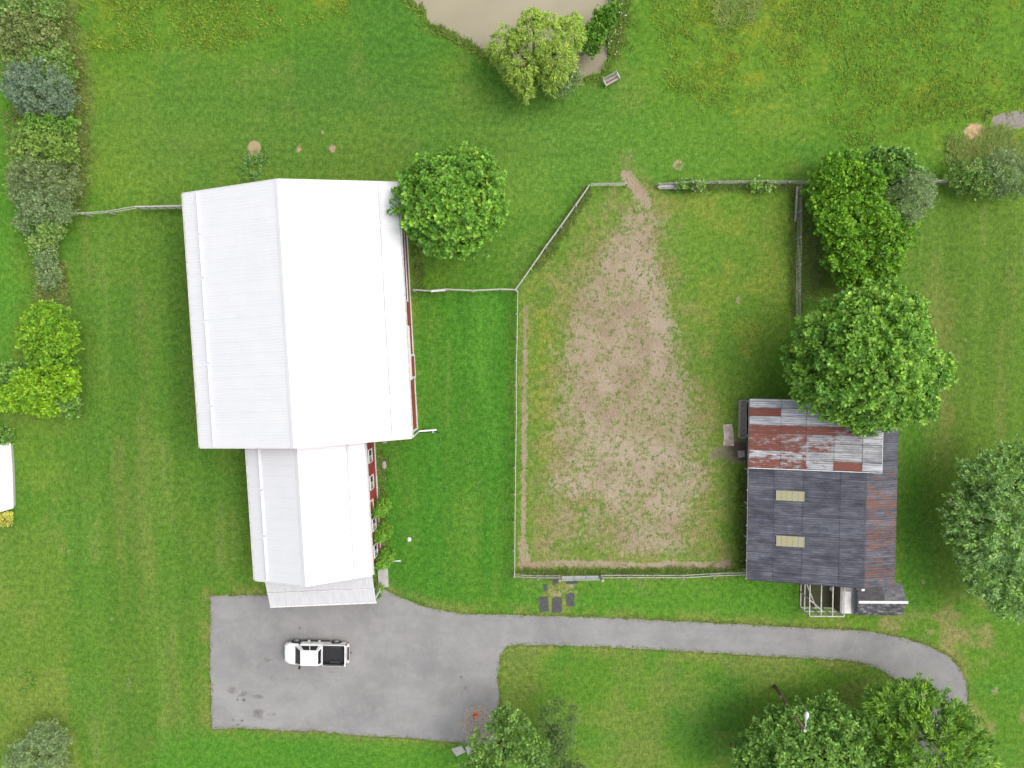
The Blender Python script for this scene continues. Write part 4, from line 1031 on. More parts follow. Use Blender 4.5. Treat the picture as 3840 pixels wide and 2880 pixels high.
# ------------------------------------------------------------------ small things
def cone():
    c_ = P(1783,2682,.12); T = empty('traffic_cone', c_); tag(T, 'orange traffic cone standing on the gravel patch', 'cone')
    MB().box(-.19, .19, -.19, .19, 0, .04).build('base', M['orange'], T)
    MB().lathe([(.155, .04), (.10, .33), (.09, .38)], 18).build('lower_cone', M['orange'], T, True)
    MB().lathe([(.092, .38), (.07, .50)], 18).build('white_band', M['white_trim'], T, True)
    MB().lathe([(.072, .50), (.03, .71), (.02, .71)], 18).build('tip', M['orange'], T, True)
cone()
def gravel_patch():
    poly = PW([(1733,2710),(1740,2676),(1765,2655),(1800,2650),(1828,2664),(1852,2692),(1850,2735),(1835,2765),(1795,2785),(1745,2778)][::-1])
    cx_ = sum(p[0] for p in poly)/len(poly); cy_ = sum(p[1] for p in poly)/len(poly)
    rg = np.random.default_rng(4); n = 9000
    xs = rg.uniform(min(p[0] for p in poly)-.3, max(p[0] for p in poly)+.3, n); ys = rg.uniform(min(p[1] for p in poly)-.3, max(p[1] for p in poly)+.3, n)
    sd_ = poly_sd(xs, ys, poly); keep = rg.uniform(0, 1, n) < sstep(-.25, .25, sd_); xs, ys, sd_ = xs[keep], ys[keep], sd_[keep]; n = len(xs)
    z = .05 + .09*sstep(0, 1.0, sd_); r = rg.uniform(.03, .075, n)
    o6 = np.array([(1,0,0),(0,1,0),(-1,0,0),(0,-1,0),(0,0,.8),(0,0,-.6)])
    V = (np.stack([xs, ys, z], 1)[:, None, :] + o6[None]*r[:, None, None]*rg.uniform(.6, 1.3, (n, 6, 1))).reshape(-1, 3)
    tri = np.array([(0,1,4),(1,2,4),(2,3,4),(3,0,4)]); Qt = (np.arange(n)[:, None, None]*6 + tri[None]).reshape(-1, 3)
    base = np.array([.40, .35, .305]); colr = np.repeat(base[None]*rg.uniform(.55, 1.35, (n, 1))*rg.uniform(.95, 1.05, (n, 3)), 6, 0)
    me = mesh_np('gravel', V, Qt, colr); t = NT('gravel_stone'); t.fin(t.attr('tint'), .9)
    tag(link('gravel', me, t.m), 'patch of brown gravel on the driveway corner', 'gravel', kind='stuff')
    hm = MB(); ins = [(cx_+(p[0]-cx_)*.95, cy_+(p[1]-cy_)*.95) for p in poly]
    hm.prism(ins, .03, .085); tag(hm.build('gravel_bed', pm('gravel_bed', (.36, .315, .275), (.27, .235, .205), 14, .95, bump=.5)), kind='structure')
gravel_patch()
for pts, lab in [([(1692,2808),(1728,2796),(1748,2818),(1712,2836)], 'pale flagstone beside the bottom tree, left one'), ([(1745,2800),(1772,2795),(1782,2822),(1755,2832)], 'pale flagstone beside the bottom tree, right one')]:
    flat_poly('flagstone', pts[::-1], .0, .05, M['concrete'], lab, 'flagstone')
wc = MB(); wc.lathe([(.20, 0), (.20, .05), (.12, .06), (.12, .16), (.08, .20)], 18, c=tuple(P(1534,2023,0)))
tag(wc.build('well_cap', M['white_cap'], None, True), 'small round pale blue cap in the green yard', 'cap')
pp = MB().tube([P(1458,2105,.09), P(1503,2103,.07)], .07, 10).build('drain_pipe', M['galv'], None, True); tag(pp, 'short grey pipe poking out of the cedars onto the lawn', 'pipe')
def stone(px, py, r, lab, s=(1, 1, .6)):
    rg = random.Random(px); m = MB(); prof = [(0.05, -.1), (.8, .0), (1.0, .35), (.75, .75), (.1, .95)]
    m.lathe([(a*r, b*r*s[2]*1.4) for a, b in prof], 9)
    m.v = [(x*s[0]*rg.uniform(.85, 1.15), y*s[1]*rg.uniform(.85, 1.15), z) for x, y, z in m.v]
    p = P(px, py, 0); tag(m.build('boulder', M['stone'], None, loc=p), lab, 'stone')
stone(1441,1743,.30, 'grey boulder on the grass near the workshop wall', (.8, 1.3, .6))
stone(1440,1655,.24, 'brownish boulder under the barn eave corner', (1.1, .8, .6))
stone(1418,2196,.22, 'stone beside the porch step')
tag(MB().lathe([(.02, 0), (.11, .03), (.15, .15), (.11, .27), (.02, .30)], 14, c=tuple(P(2745,2795,0))).build('red_ball', M['red_paint'], None, True), 'small red ball on the grass left of the bottom right trees', 'ball')
# arched grey board leaning on the workshop wall
q = P(1411,1864,0); lb = MB(); prof = []
for k in range(13):
    t_ = math.pi*k/12; prof.append((.95*math.cos(t_), .75 + .45*math.sin(t_)))
prof = [(-.95, 0)] + prof[::-1] + [(.95, 0)]
vs = [(-.45*z/1.2 + .02, y, z) for y, z in prof] + [(-.45*z/1.2 + .08, y, z) for y, z in prof]; n = len(prof)
lb.add(vs, [tuple(range(n)), tuple(reversed(range(n, 2*n)))] + [(i, n+i, n+(i+1) % n, (i+1) % n) for i in range(n)])
tag(lb.build('round_topped_board', M['concrete'], None, loc=(q.x, q.y, 0), rot=(0, 0, rz)), 'grey round topped board leaning on the red workshop wall', 'board')
# low white structure at the left edge
wp = PW([(-140,1672),(38,1662),(45,1760),(49,1906),(0,1921),(-140,1945)][::-1], .45)
o = MB().prism(wp, .34, .46).build('top_slab', M['slab_white'])
W0 = empty('low_white_platform', (wp[0][0], wp[0][1], 0)); tag(W0, 'low flat topped white structure cut by the left edge', 'platform')
for vv in o.data.vertices: vv.co.x -= wp[0][0]; vv.co.y -= wp[0][1]
o.parent = W0
ctr = Vector((sum(p[0] for p in wp)/len(wp), sum(p[1] for p in wp)/len(wp)))
MB().prism([((p[0]-ctr.x)*.96+ctr.x-wp[0][0], (p[1]-ctr.y)*.96+ctr.y-wp[0][1]) for p in wp], 0, .34).build('plinth', M['concrete'], W0)
# utility pole with lamp
UP = empty('utility_pole', P(2905,2572,0)); tag(UP, 'leaning wooden utility pole with a street lamp in the bottom right trees', 'pole')
up0 = Vector(UP.location); topz = 7.3; tp = P(3018,2740,topz) - up0
MB().tube([(0, 0, -.2), tp*.5, tp], [.17, .145, .12], 12).build('post', M['brown_wood'], UP, True)
MB().tube([tp*.27+Vector((-.14, .04, 0)), tp*.27+Vector((-.14, .04, .3))], .07, 8).build('meter_box', M['concrete'], UP)
MB().lathe([(.13, 0), (.13, .04), (.10, .06)], 12, c=tuple(tp)).build('cap', M['pale_wood'], UP)
h0 = tp + Vector((0, 0, -.15)); h1 = P(3022,2700,7.4)-up0; h2 = P(3026,2672,7.5)-up0
arm = MB().tube([h0, h0.lerp(h1, .5)+Vector((.03, 0, .08)), h1], .035, 8).build('lamp_arm', M['lamp_grey'], UP, True)
dd = (h2-h1).normalized(); lh = MB(); 
lh.tube([h1-dd*.05, h1+dd*.10, h1+dd*.35, h1+dd*.60, h1+dd*.74], [.06, .11, .19, .17, .05], 12).build('lamp_head', M['lamp_grey'], UP, True)
# sticks on the dirt pile, upper right
for k, (a, b) in enumerate([((3692,455),(3699,402)), ((3706,425),(3720,412)), ((3700,415),(3716,428))]):
    tag(MB().tube([P(*a, .1), P(*b, .5)], [.05, .02], 6).build('dead_branch', M['bark']), ['longest dead branch by the tan dirt pile', 'short dead branch right of the dirt pile, upper one', 'short dead branch right of the dirt pile, lower one'][k], 'branch')

# ------------------------------------------------------------------ foliage
def norm(v): return v / np.maximum(np.linalg.norm(v, axis=-1, keepdims=True), 1e-9)

def kite_leaves(base, d, nrm, L, Wd_, fold=.15):
    """arrays (N,3): base point, direction, normal -> verts (4N,3), quads"""
    s = norm(np.cross(d, nrm)); n = norm(np.cross(s, d))
    mid = base + d * (L*.45)[:, None]
    V = np.stack([base, mid + s*(Wd_/2)[:, None] + n*(Wd_*fold)[:, None], base + d*L[:, None], mid - s*(Wd_/2)[:, None] + n*(Wd_*fold)[:, None]], 1).reshape(-1, 3)
    N = len(base); return V, np.arange(4*N).reshape(N, 4)

def crown(lobes, dens, k, R, leaf, aspect, pal, rng, style='rosette', lowz=-.25, upb=.5, depth=.25, inner=None):
    """lobes: list of (centre, (rx,ry,rz)). dens: clumps per m2 of lobe surface. pal: list of linear colours"""
    cs, ns = [], []
    for i, (c_, r_) in enumerate(lobes):
        c_ = np.array(c_); r_ = np.array(r_); area = 2*math.pi*((r_[0]*r_[1] + r_[0]*r_[2] + r_[1]*r_[2])/3)*1.25
        n = max(6, int(area*dens)); dv_ = norm(rng.normal(size=(n*3, 3))); dv_ = dv_[dv_[:, 2] > lowz][:n]
        outer_ = rng.uniform(0, 1, len(dv_)) < .5
        rad = np.where(outer_, rng.uniform(.96, 1.12, len(dv_)) + (rng.uniform(0, 1, len(dv_)) < .12)*rng.uniform(.04, .18, len(dv_)), 1.0 - depth*(.25 + .75*rng.uniform(0, 1, len(dv_))))
        bump_ = .84 + .32*vnoise(dv_[:, 0]*2.6 + 31*i + 50, dv_[:, 1]*2.6 + dv_[:, 2]*1.7 + 50, 5)
        p = c_ + dv_*r_*(rad*bump_)[:, None]
        ok = np.ones(len(p), bool)
        for j, (c2, r2) in enumerate(lobes):
            if j != i: ok &= np.linalg.norm((p - np.array(c2))/np.array(r2), axis=1) > .80
        ok &= p[:, 2] > .05
        cs.append(p[ok]); ns.append(norm(dv_/r_)[ok])
    c_ = np.concatenate(cs); n_ = np.concatenate(ns); N = len(c_)
    ax_ = norm(n_*.8 + np.array([0, 0, upb]) + rng.normal(size=(N, 3))*.22)
    t1 = norm(np.cross(ax_, rng.normal(size=(N, 3)))); t2 = np.cross(ax_, t1)
    th = (np.arange(k)[None, :]*2.399 + rng.uniform(0, 6.28, (N, 1)) + rng.normal(size=(N, k))*.3)
    rho = np.sqrt((np.arange(k)[None, :] + .5)/k) * rng.uniform(.75, 1.2, (N, k)); Rc = R*rng.uniform(.65, 1.3, (N, 1))
    tan_ = t1[:, None, :]*np.cos(th)[..., None] + t2[:, None, :]*np.sin(th)[..., None]
    A = ax_[:, None, :]
    if style == 'rosette':
        base = c_[:, None, :] + tan_*(rho*Rc*.75)[..., None] - A*(rho**2*Rc*1.05)[..., None] + A*(Rc*.25)[..., None]
        el = (.75 - 1.15*rho)[..., None]
        d = norm(tan_*np.cos(el) + A*np.sin(el) + rng.normal(size=(N, k, 3))*.18)
        nr = norm(A*np.cos(el) - tan_*np.sin(el) + rng.normal(size=(N, k, 3))*.35)
    elif style == 'tuft':       # leafy shoots standing off the crown: narrow tip, wide foot
        u = ((np.arange(k)[None, :] + rng.uniform(0, 1, (N, k)))/k)**.85
        rr = Rc*(1.0 - .78*u)*rng.uniform(.6, 1.1, (N, k))
        base = c_[:, None, :] + A*((u*2.1 - 1.2)*Rc)[..., None] + tan_*rr[..., None]*.85
        d = norm(tan_*.85 + A*(.15 + .75*u)[..., None] + rng.normal(size=(N, k, 3))*.22)
        nr = norm(A*.9 - tan_*.25 + rng.normal(size=(N, k, 3))*.3)
    elif style == 'spray':      # shoots reaching outwards
        hor = norm(n_*np.array([1, 1, .25]) + rng.normal(size=(N, 3))*.25)[:, None, :]
        u = rng.uniform(-.6, 1.0, (N, k))
        base = c_[:, None, :] + hor*(u*Rc)[..., None] + tan_*(.30*Rc*(1.1-u*.7))[..., None]*rng.uniform(0, 1, (N, k, 1))
        d = norm(hor*1.0 + tan_*.65 + rng.normal(size=(N, k, 3))*.2)
        nr = norm(A + rng.normal(size=(N, k, 3))*.4)
    elif style == 'weep':
        u = rng.uniform(0, 1, (N, k))
        base = c_[:, None, :] + tan_*(rho*Rc*.45)[..., None] + np.array([0, 0, -1.0])*(u*Rc*1.6)[..., None] + n_[:, None, :]*(u*Rc*.6)[..., None]
        d = norm(n_[:, None, :]*.5 + np.array([0, 0, -.55]) + rng.normal(size=(N, k, 3))*.45)
        nr = norm(np.array([0, 0, 1.0]) + n_[:, None, :]*.6 + rng.normal(size=(N, k, 3))*.5)
    else:                        # loose
        base = c_[:, None, :] + (rng.normal(size=(N, k, 3))*.5)*Rc[..., None]
        d = norm(rng.normal(size=(N, k, 3)) + A*.5)
        nr = norm(A + rng.normal(size=(N, k, 3))*.6)
    Lf = (leaf*rng.uniform(.65, 1.35, (N, k))).ravel(); Wf = Lf*aspect*rng.uniform(.8, 1.2, len(Lf))
    V, Qq = kite_leaves(base.reshape(-1, 3), d.reshape(-1, 3), nr.reshape(-1, 3), Lf, Wf)
    pal = np.array(pal)*2.0; wgt = rng.dirichlet(np.ones(len(pal))*.5, N); cc_ = wgt @ pal
    cc_ = np.repeat(cc_[:, None, :], k, 1) * rng.uniform(.72, 1.28, (N, k, 1)); cc_ = cc_*rng.normal(1, .06, (N, k, 3))
    colr = np.repeat(np.clip(cc_.reshape(-1, 3), .004, .9), 4, 0)
    if inner:                    # leaves deeper inside the crown
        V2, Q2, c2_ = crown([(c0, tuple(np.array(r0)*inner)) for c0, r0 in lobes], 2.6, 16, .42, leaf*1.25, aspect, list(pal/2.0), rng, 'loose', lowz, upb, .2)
        Qq = np.concatenate([Qq, Q2 + len(V)]); V = np.concatenate([V, V2]); colr = np.concatenate([colr, c2_])
    return V, Qq, colr

def plant(name, label, cat, lobes_px, spec, seed, trunk_r=.2, group=None, crown_h=None, base_px=None, twigs=0, sub=4):
    """lobes_px: (px, py, z centre, radius in metres (x,y), rz)"""
    rng = np.random.default_rng(seed); rd = random.Random(seed)
    lobes = []
    for l in lobes_px:
        p = P(l[0], l[1], l[2]); lobes.append(((p.x, p.y, p.z), (l[3], l[4], l[5])))
    if sub:                      # knobbly secondary lobes
        extra = []
        for (c0, r0) in lobes:
            if min(r0) < .55: continue
            for q_ in range(sub):
                dv0 = Vector((rd.gauss(0, 1), rd.gauss(0, 1), abs(rd.gauss(0, .7)) + .15)).normalized(); f0 = rd.uniform(.32, .52)
                extra.append(((c0[0]+dv0.x*r0[0]*.72, c0[1]+dv0.y*r0[1]*.72, c0[2]+dv0.z*r0[2]*.72), (r0[0]*f0, r0[1]*f0, r0[2]*f0)))
        lobes += extra
    bx = sum(l[0][0]*l[1][0] for l in lobes)/sum(l[1][0] for l in lobes); by = sum(l[0][1]*l[1][0] for l in lobes)/sum(l[1][0] for l in lobes)
    if base_px: b_ = P(*base_px, 0); bx, by = b_.x, b_.y
    root = empty(name, (bx, by, 0)); tag(root, label, cat, group)
    V, Qq, colr = crown(lobes, rng=rng, **spec)
    V = V - np.array([bx, by, 0])
    link('crown', mesh_np('crown', V, Qq, colr), M['leaf'], root)
    zmin = min(l[0][2]-l[1][2]*.6 for l in lobes); zmax = max(l[0][2] for l in lobes)
    m = MB(); zt_ = max(.5, zmax)
    m.tube([(0, 0, -.2), (rd.uniform(-.1, .1), rd.uniform(-.1, .1), zt_*.5), (0, 0, zt_)], [trunk_r*1.25, trunk_r, trunk_r*.5], 9)
    m.build('trunk', M['bark'], root, True)
    for (c_, r_) in lobes[:len(lobes_px)]:
        q = Vector((c_[0]-bx, c_[1]-by, c_[2]))
        if q.xy.length > .3:
            s_ = Vector((0, 0, max(.15, q.z*.45)))
            MB().tube([s_, s_.lerp(q, .55)+Vector((0, 0, .15*q.xy.length)), q+Vector((0, 0, r_[2]*.3))], [trunk_r*.55, trunk_r*.35, trunk_r*.12], 6).build('limb', M['bark'], root, True)
    for k in range(twigs):
        c_, r_ = lobes[rd.randrange(len(lobes))]
        dv_ = Vector((rd.gauss(0, 1), rd.gauss(0, 1), abs(rd.gauss(0, .8))+.2)).normalized()
        a = Vector(c_) - Vector((bx, by, 0)); b_ = a + Vector((dv_.x*r_[0], dv_.y*r_[1], dv_.z*r_[2]))*rd.uniform(1.0, 1.18)
        a = a.lerp(b_, .55)
        MB().tube([a, a.lerp(b_, .5)+Vector((rd.uniform(-.1, .1), rd.uniform(-.1, .1), .05)), b_], [.03, .022, .008], 4).build('twig', M['straw_twig'], root)
    return root

def dome(cx_, cy_, z, r, rz_, n, seed, amp=.55, small=.42):
    """a main dome with smaller lobes round its shoulder; px centre, metres radius"""
    rd = random.Random(seed); out = [(cx_, cy_, z, r*.86, r*.86, rz_)]
    for i in range(n):
        t_ = 2*math.pi*(i + rd.uniform(-.3, .3))/n; rr = r*amp*rd.uniform(.92, 1.12); s_ = r*small*rd.uniform(.85, 1.2)
        out.append((cx_ + math.cos(t_)*rr*43, cy_ - math.sin(t_)*rr*43, z - rz_*rd.uniform(.0, .3), s_, s_, rz_*.55))
    for i in range(n//2):
        t_ = rd.uniform(0, 6.28); rr = r*.32*rd.uniform(.3, 1)
        out.append((cx_ + math.cos(t_)*rr*43, cy_ - math.sin(t_)*rr*43, z + rz_*.55, r*.36, r*.36, rz_*.5))
    return out
MAPLE = dict(style='tuft', inner=.80, dens=2.5, k=34, R=.36, leaf=.24, aspect=.85, depth=.16, upb=.45, pal=[(.075, .175, .022), (.115, .235, .028), (.165, .29, .035), (.055, .135, .02)])
MAPLE2 = dict(style='tuft', inner=.82, dens=2.0, k=38, R=.42, leaf=.27, aspect=.8, depth=.16, upb=.40, pal=[(.085, .185, .028), (.135, .255, .034), (.20, .32, .045), (.062, .145, .025)])
VINE = dict(style='tuft', inner=.78, dens=5.0, k=22, R=.26, leaf=.21, aspect=.8, depth=.2, upb=.4, pal=[(.070, .175, .012), (.12, .25, .014), (.045, .12, .012), (.15, .26, .02)])
OLIVE = dict(style='tuft', inner=.78, dens=6.0, k=26, R=.26, leaf=.16, aspect=.45, depth=.25, upb=.4, pal=[(.125, .175, .080), (.17, .215, .105), (.09, .13, .055), (.12, .19, .06)])
BLUEG = dict(style='tuft', inner=.8, dens=6.5, k=26, R=.25, leaf=.16, aspect=.45, depth=.2, upb=.4, pal=[(.100, .148, .092), (.140, .190, .122), (.075, .115, .065)])
SHRUB = dict(style='tuft', inner=.78, dens=5.0, k=24, R=.27, leaf=.19, aspect=.6, depth=.25, upb=.4, pal=[(.095, .185, .033), (.145, .23, .052), (.065, .13, .026), (.19, .23, .08)])
LIME = dict(style='tuft', inner=.8, dens=5.5, k=24, R=.25, leaf=.20, aspect=.65, depth=.2, upb=.4, pal=[(.135, .255, .012), (.19, .31, .014), (.085, .18, .014)])
WILLOW = dict(dens=8, k=30, R=.50, leaf=.26, aspect=.26, depth=.45, pal=[(.16, .235, .030), (.21, .285, .042), (.12, .185, .03)], style='weep')
LOCUST = dict(dens=6.5, k=30, R=.55, leaf=.26, aspect=.42, depth=.4, pal=[(.105, .19, .055), (.16, .255, .09), (.19, .31, .06), (.08, .15, .043)], style='spray')
DARKT = dict(style='tuft', inner=.80, dens=2.6, k=30, R=.34, leaf=.22, aspect=.8, depth=.18, upb=.45, pal=[(.072, .155, .028), (.115, .215, .045), (.052, .115, .022), (.165, .27, .05)])
SPRUCE = dict(dens=6.0, k=32, R=.60, leaf=.36, aspect=.26, depth=.4, pal=[(.060, .145, .018), (.105, .205, .022), (.045, .105, .016), (.16, .27, .026)], style='spray')
CEDAR = dict(dens=60, k=14, R=.13, leaf=.16, aspect=.45, depth=.2, pal=[(.085, .19, .016), (.115, .225, .022), (.06, .14, .014)], style='spray')

plant('maple_tree', 'round maple tree overhanging the big white barn corner', 'tree', dome(1693,768,6.0,4.35,3.2,11,3), MAPLE, 101, .26, sub=2)
plant('maple_tree', 'largest maple tree overhanging the rusty old barn roof', 'tree',
      dome(3225,1345,6.4,5.3,4.0,12,5) + [(3470,1385,5.6,1.7,1.4,1.4),(3330,1535,5.6,1.6,1.4,1.3),(3425,1500,5.4,1.6,1.5,1.3),(3050,1470,5.2,1.6,1.5,1.3),(3020,1370,5.2,1.4,1.5,1.3),(3225,1150,6.2,1.7,1.4,1.5),(3390,1185,6,1.6,1.5,1.4),(3320,1125,6,1.2,1.1,1.2),(3240,1575,5,1.0,1.0,1.0),(3520,1370,5.2,.9,.7,.9)], MAPLE2, 102, .33, sub=2)
# thicket: each tangled tree by itself
plant('vine_thicket_tree', 'vine covered tree at the top of the thicket by the paddock', 'tree', [(3150,650,2.45,1.7,1.6,1.60),(3085,720,1.87,1.4,1.6,1.36),(3240,690,2.30,1.7,1.6,1.60),(3190,760,2.45,1.6,1.6,1.44)], VINE, 111, .14)
plant('vine_thicket_tree', 'vine covered tree in the middle of the thicket by the paddock', 'tree', [(3150,840,2.59,1.8,1.8,1.76),(3260,830,2.59,1.8,1.8,1.76),(3350,880,2.09,1.5,1.6,1.44),(3110,780,1.87,1.3,1.5,1.28)], VINE, 112, .14)
plant('vine_thicket_tree', 'vine covered tree at the lower end of the thicket above the largest maple', 'tree', [(3180,960,2.30,1.8,1.7,1.60),(3290,960,2.30,1.8,1.7,1.60),(3200,1040,1.73,1.4,1.0,1.20),(3290,1040,1.58,1.3,1.0,1.12)], VINE, 113, .14)
plant('olive_shrub', 'grey green olive shrub on the right side of the vine thicket', 'shrub', [(3400,745,2.6,1.9,2.0,1.8),(3430,700,2.2,1.4,1.3,1.4),(3380,810,2.0,1.0,1.0,1.1)], OLIVE, 114, .10, twigs=10)
plant('dark_bush', 'dark green bush at the top right of the vine thicket', 'shrub', [(3350,640,2.4,1.6,1.4,1.5),(3290,620,2.2,1.2,1.1,1.3)], dict(DARKT, leaf=.22, dens=7, R=.3), 115, .1)
plant('mixed_bush', 'green shrub below the tan dirt pile at right', 'shrub', [(3620,660,1.3,1.4,1.2,1.1),(3680,680,1.5,1.3,1.2,1.2)], SHRUB, 121, .07, twigs=6)
plant('mixed_bush', 'grey green shrub at the right edge below the gravel', 'shrub', [(3760,640,1.8,1.6,1.5,1.5),(3810,680,1.7,1.3,1.2,1.3),(3730,690,1.3,1.1,1.0,1.0)], OLIVE, 122, .08, twigs=8)
plant('locust_tree', 'feathery grey green tree cut by the right edge', 'tree',
      [(3780,1960,5.2,3.70,3.70,2.82),(3690,1790,4.8,1.76,1.58,1.58),(3620,1900,4.6,1.41,1.50,1.32),(3640,2040,4.6,1.50,1.58,1.32),(3720,2150,4.6,1.76,1.67,1.41),(3800,2230,4.4,1.67,1.41,1.32),(3820,1750,5.0,1.94,1.67,1.58),(3900,1980,5.2,2.99,3.17,2.29),(3590,1980,4.2,0.88,0.97,0.88)], LOCUST, 131, .28)
plant('shade_tree', 'broad dark green tree around the utility pole at the bottom', 'tree',
      [(3030,2850,4.6,4.23,3.13,2.94),(2880,2780,4.2,2.21,1.84,1.66),(2990,2700,4.0,1.84,1.29,1.47),(3150,2720,4.2,2.02,1.47,1.56),(2850,2850,4.2,2.21,1.84,1.75),(3230,2830,4.4,2.02,1.84,1.75),(3100,2640,3.2,0.92,0.74,0.83),(2920,2680,3.2,1.01,0.83,0.92)], DARKT, 141, .28, base_px=(3030,2800))
plant('needle_tree', 'spiky dark green tree covering the driveway bend', 'tree',
      [(3470,2790,4.8,3.60,3.06,2.70),(3330,2640,4.4,1.62,1.26,1.26),(3420,2620,4.6,1.44,1.08,1.17),(3520,2680,4.6,1.71,1.35,1.35),(3300,2760,4.4,1.80,1.62,1.44),(3600,2780,4.4,1.80,1.62,1.44),(3640,2860,4.2,1.62,1.44,1.35),(3430,2580,4.2,0.63,0.63,0.72)], SPRUCE, 142, .26, base_px=(3440,2720))
plant('sparse_tree', 'loose light green tree at the bottom beside the gravel patch', 'tree',
      [(1850,2800,4.0,1.9,1.7,1.5),(1925,2730,4.2,1.6,1.5,1.3),(1960,2850,4.4,2.1,1.7,1.6),(1790,2870,3.8,1.5,1.1,1.2),(1890,2690,3.8,1.0,.9,.9),(1900,2890,4.4,2.4,1.6,1.6)], dict(DARKT, pal=[(.075, .155, .03), (.115, .20, .045), (.15, .25, .05), (.05, .10, .02)], dens=2.4, inner=None, depth=.5), 151, .17, twigs=4)
plant('sparse_tree', 'thin dark foliage right of the light green bottom tree', 'tree',
      [(2090,2690,3.6,1.5,1.4,1.2),(2105,2760,3.4,1.1,1.1,1.1),(2040,2830,2.6,1.6,1.4,1.2),(2150,2880,2.4,1.2,.8,1.0)], dict(OLIVE, pal=[(.05, .095, .025), (.085, .13, .04), (.04, .07, .022), (.11, .18, .04)], dens=5), 152, .12, twigs=8)
plant('olive_shrub', 'grey green olive shrub at the bottom left corner', 'shrub', [(150,2820,1.9,1.9,1.8,1.5),(90,2860,1.7,1.5,1.4,1.3),(210,2790,1.7,1.2,1.3,1.2),(170,2750,1.7,1.1,.9,1.1),(200,2870,1.6,1.4,1.2,1.2)], OLIVE, 161, .09, twigs=10)
# hedgerow on the left
plant('hedgerow_shrub', 'dark shrub with bare twigs at the very top of the hedgerow', 'shrub', [(100,10,2.4,1.9,1.5,1.7),(170,30,2.2,1.5,1.3,1.5),(40,30,2.2,1.3,1.4,1.4)], SHRUB, 171, .1, twigs=16)
plant('hedgerow_shrub', 'yellowish twiggy shrub second from the top of the hedgerow', 'shrub', [(120,130,2.4,1.8,1.6,1.6),(70,110,2.0,1.3,1.3,1.3),(180,170,2.2,1.4,1.5,1.5),(90,190,2.0,1.4,1.3,1.4)], dict(SHRUB, pal=[(.12, .165, .045), (.165, .19, .065), (.08, .115, .035)]), 172, .1, twigs=18)
plant('hedgerow_shrub', 'green shrub with white twigs just above the blue grey shrub', 'shrub', [(170,225,2.2,1.6,1.2,1.4),(230,240,2.0,1.2,1.3,1.3),(100,235,1.9,1.1,1.0,1.2)], SHRUB, 173, .09, twigs=8)
plant('hedgerow_shrub', 'blue grey rounded shrub in the left hedgerow', 'shrub', [(150,330,2.8,2.2,2.1,1.9),(210,370,2.4,1.6,1.6,1.5),(95,310,2.3,1.5,1.4,1.4),(170,410,2.2,1.5,1.1,1.3)], BLUEG, 174, .1)
plant('hedgerow_shrub', 'bright green shrub just below the blue grey shrub', 'shrub', [(210,280,1.9,1.4,1.4,1.3),(235,470,1.9,1.2,1.1,1.2),(160,465,2.1,1.5,1.2,1.3)], dict(SHRUB, pal=[(.085, .185, .025), (.12, .22, .035), (.06, .13, .02)]), 175, .08)
plant('hedgerow_shrub', 'yellow green shrub with grey twigs at its right in the hedgerow', 'shrub', [(140,540,2.4,1.6,1.6,1.5),(220,550,2.2,1.5,1.5,1.4),(110,600,1.9,1.1,1.2,1.2)], dict(SHRUB, pal=[(.12, .20, .03), (.16, .235, .05), (.07, .125, .025)]), 176, .1, twigs=24)
plant('hedgerow_shrub', 'pale twiggy shrub left of the dry grass in the hedgerow', 'shrub', [(150,660,2.3,1.8,1.7,1.6),(240,690,1.9,1.4,1.5,1.3),(100,690,2.0,1.3,1.3,1.3)], dict(OLIVE, pal=[(.12, .165, .06), (.155, .19, .085), (.07, .11, .035)]), 177, .1, twigs=22)
plant('hedgerow_shrub', 'olive shrub touching the end of the thin rail fence', 'shrub', [(180,770,2.0,1.6,1.5,1.4),(120,740,1.8,1.3,1.3,1.2),(230,790,1.7,1.0,.9,1.0),(110,835,1.5,1.0,.8,.9)], OLIVE, 178, .09, twigs=8)
plant('hedgerow_shrub', 'small green shrub below the thin rail fence', 'shrub', [(200,855,1.4,.9,1.0,1.0),(165,910,1.2,.8,1.0,.9)], SHRUB, 179, .06, twigs=4)
plant('hedgerow_shrub', 'low ragged pale shrub midway down the left hedgerow', 'shrub', [(175,960,1.0,.8,1.2,.8),(190,1040,.9,.9,.9,.7)], OLIVE, 180, .05, twigs=4)
plant('lime_shrub', 'upper bright lime green bush of the lower hedgerow', 'shrub', [(180,1200,2.0,1.6,1.4,1.4),(150,1260,2.1,1.5,1.4,1.5),(240,1270,2.0,1.1,1.4,1.4),(200,1330,2.2,1.8,1.6,1.5)], dict(LIME, pal=[(.11, .225, .012), (.16, .27, .018), (.06, .145, .014)]), 181, .1)
plant('lime_shrub', 'lower brightest lime green bush of the lower hedgerow', 'shrub', [(170,1440,2.0,2.2,1.6,1.5),(80,1490,1.7,1.6,1.1,1.3),(240,1430,1.9,1.2,1.5,1.4),(170,1510,1.7,1.5,1.1,1.2),(20,1500,1.5,1.0,.9,1.1)], LIME, 182, .1)
plant('dark_bush', 'dark green bush on the right flank of the brightest lime bush', 'shrub', [(255,1510,1.3,.9,1.0,1.0),(60,1400,1.4,1.1,.9,1.0)], dict(DARKT, leaf=.2, dens=8, R=.28), 183, .06)
plant('yellow_shrub', 'small round yellow green shrub by the low white structure', 'shrub', [(18,1945,.55,.62,.62,.5)], dict(dens=26, k=12, R=.14, leaf=.16, aspect=.6, pal=[(.30, .30, .05), (.36, .36, .08), (.20, .20, .03)]), 184, .05)
plant('weed_clump', 'low weedy clump on the lawn north of the big barn', 'plant', [(955,612,.10,.9,1.1,.16),(930,645,.08,.7,.7,.13),(985,590,.08,.6,.6,.12)], dict(dens=9, k=12, R=.22, leaf=.26, aspect=.28, style='loose', pal=[(.09, .185, .045), (.13, .215, .07), (.065, .145, .035)]), 185, .015, sub=0)
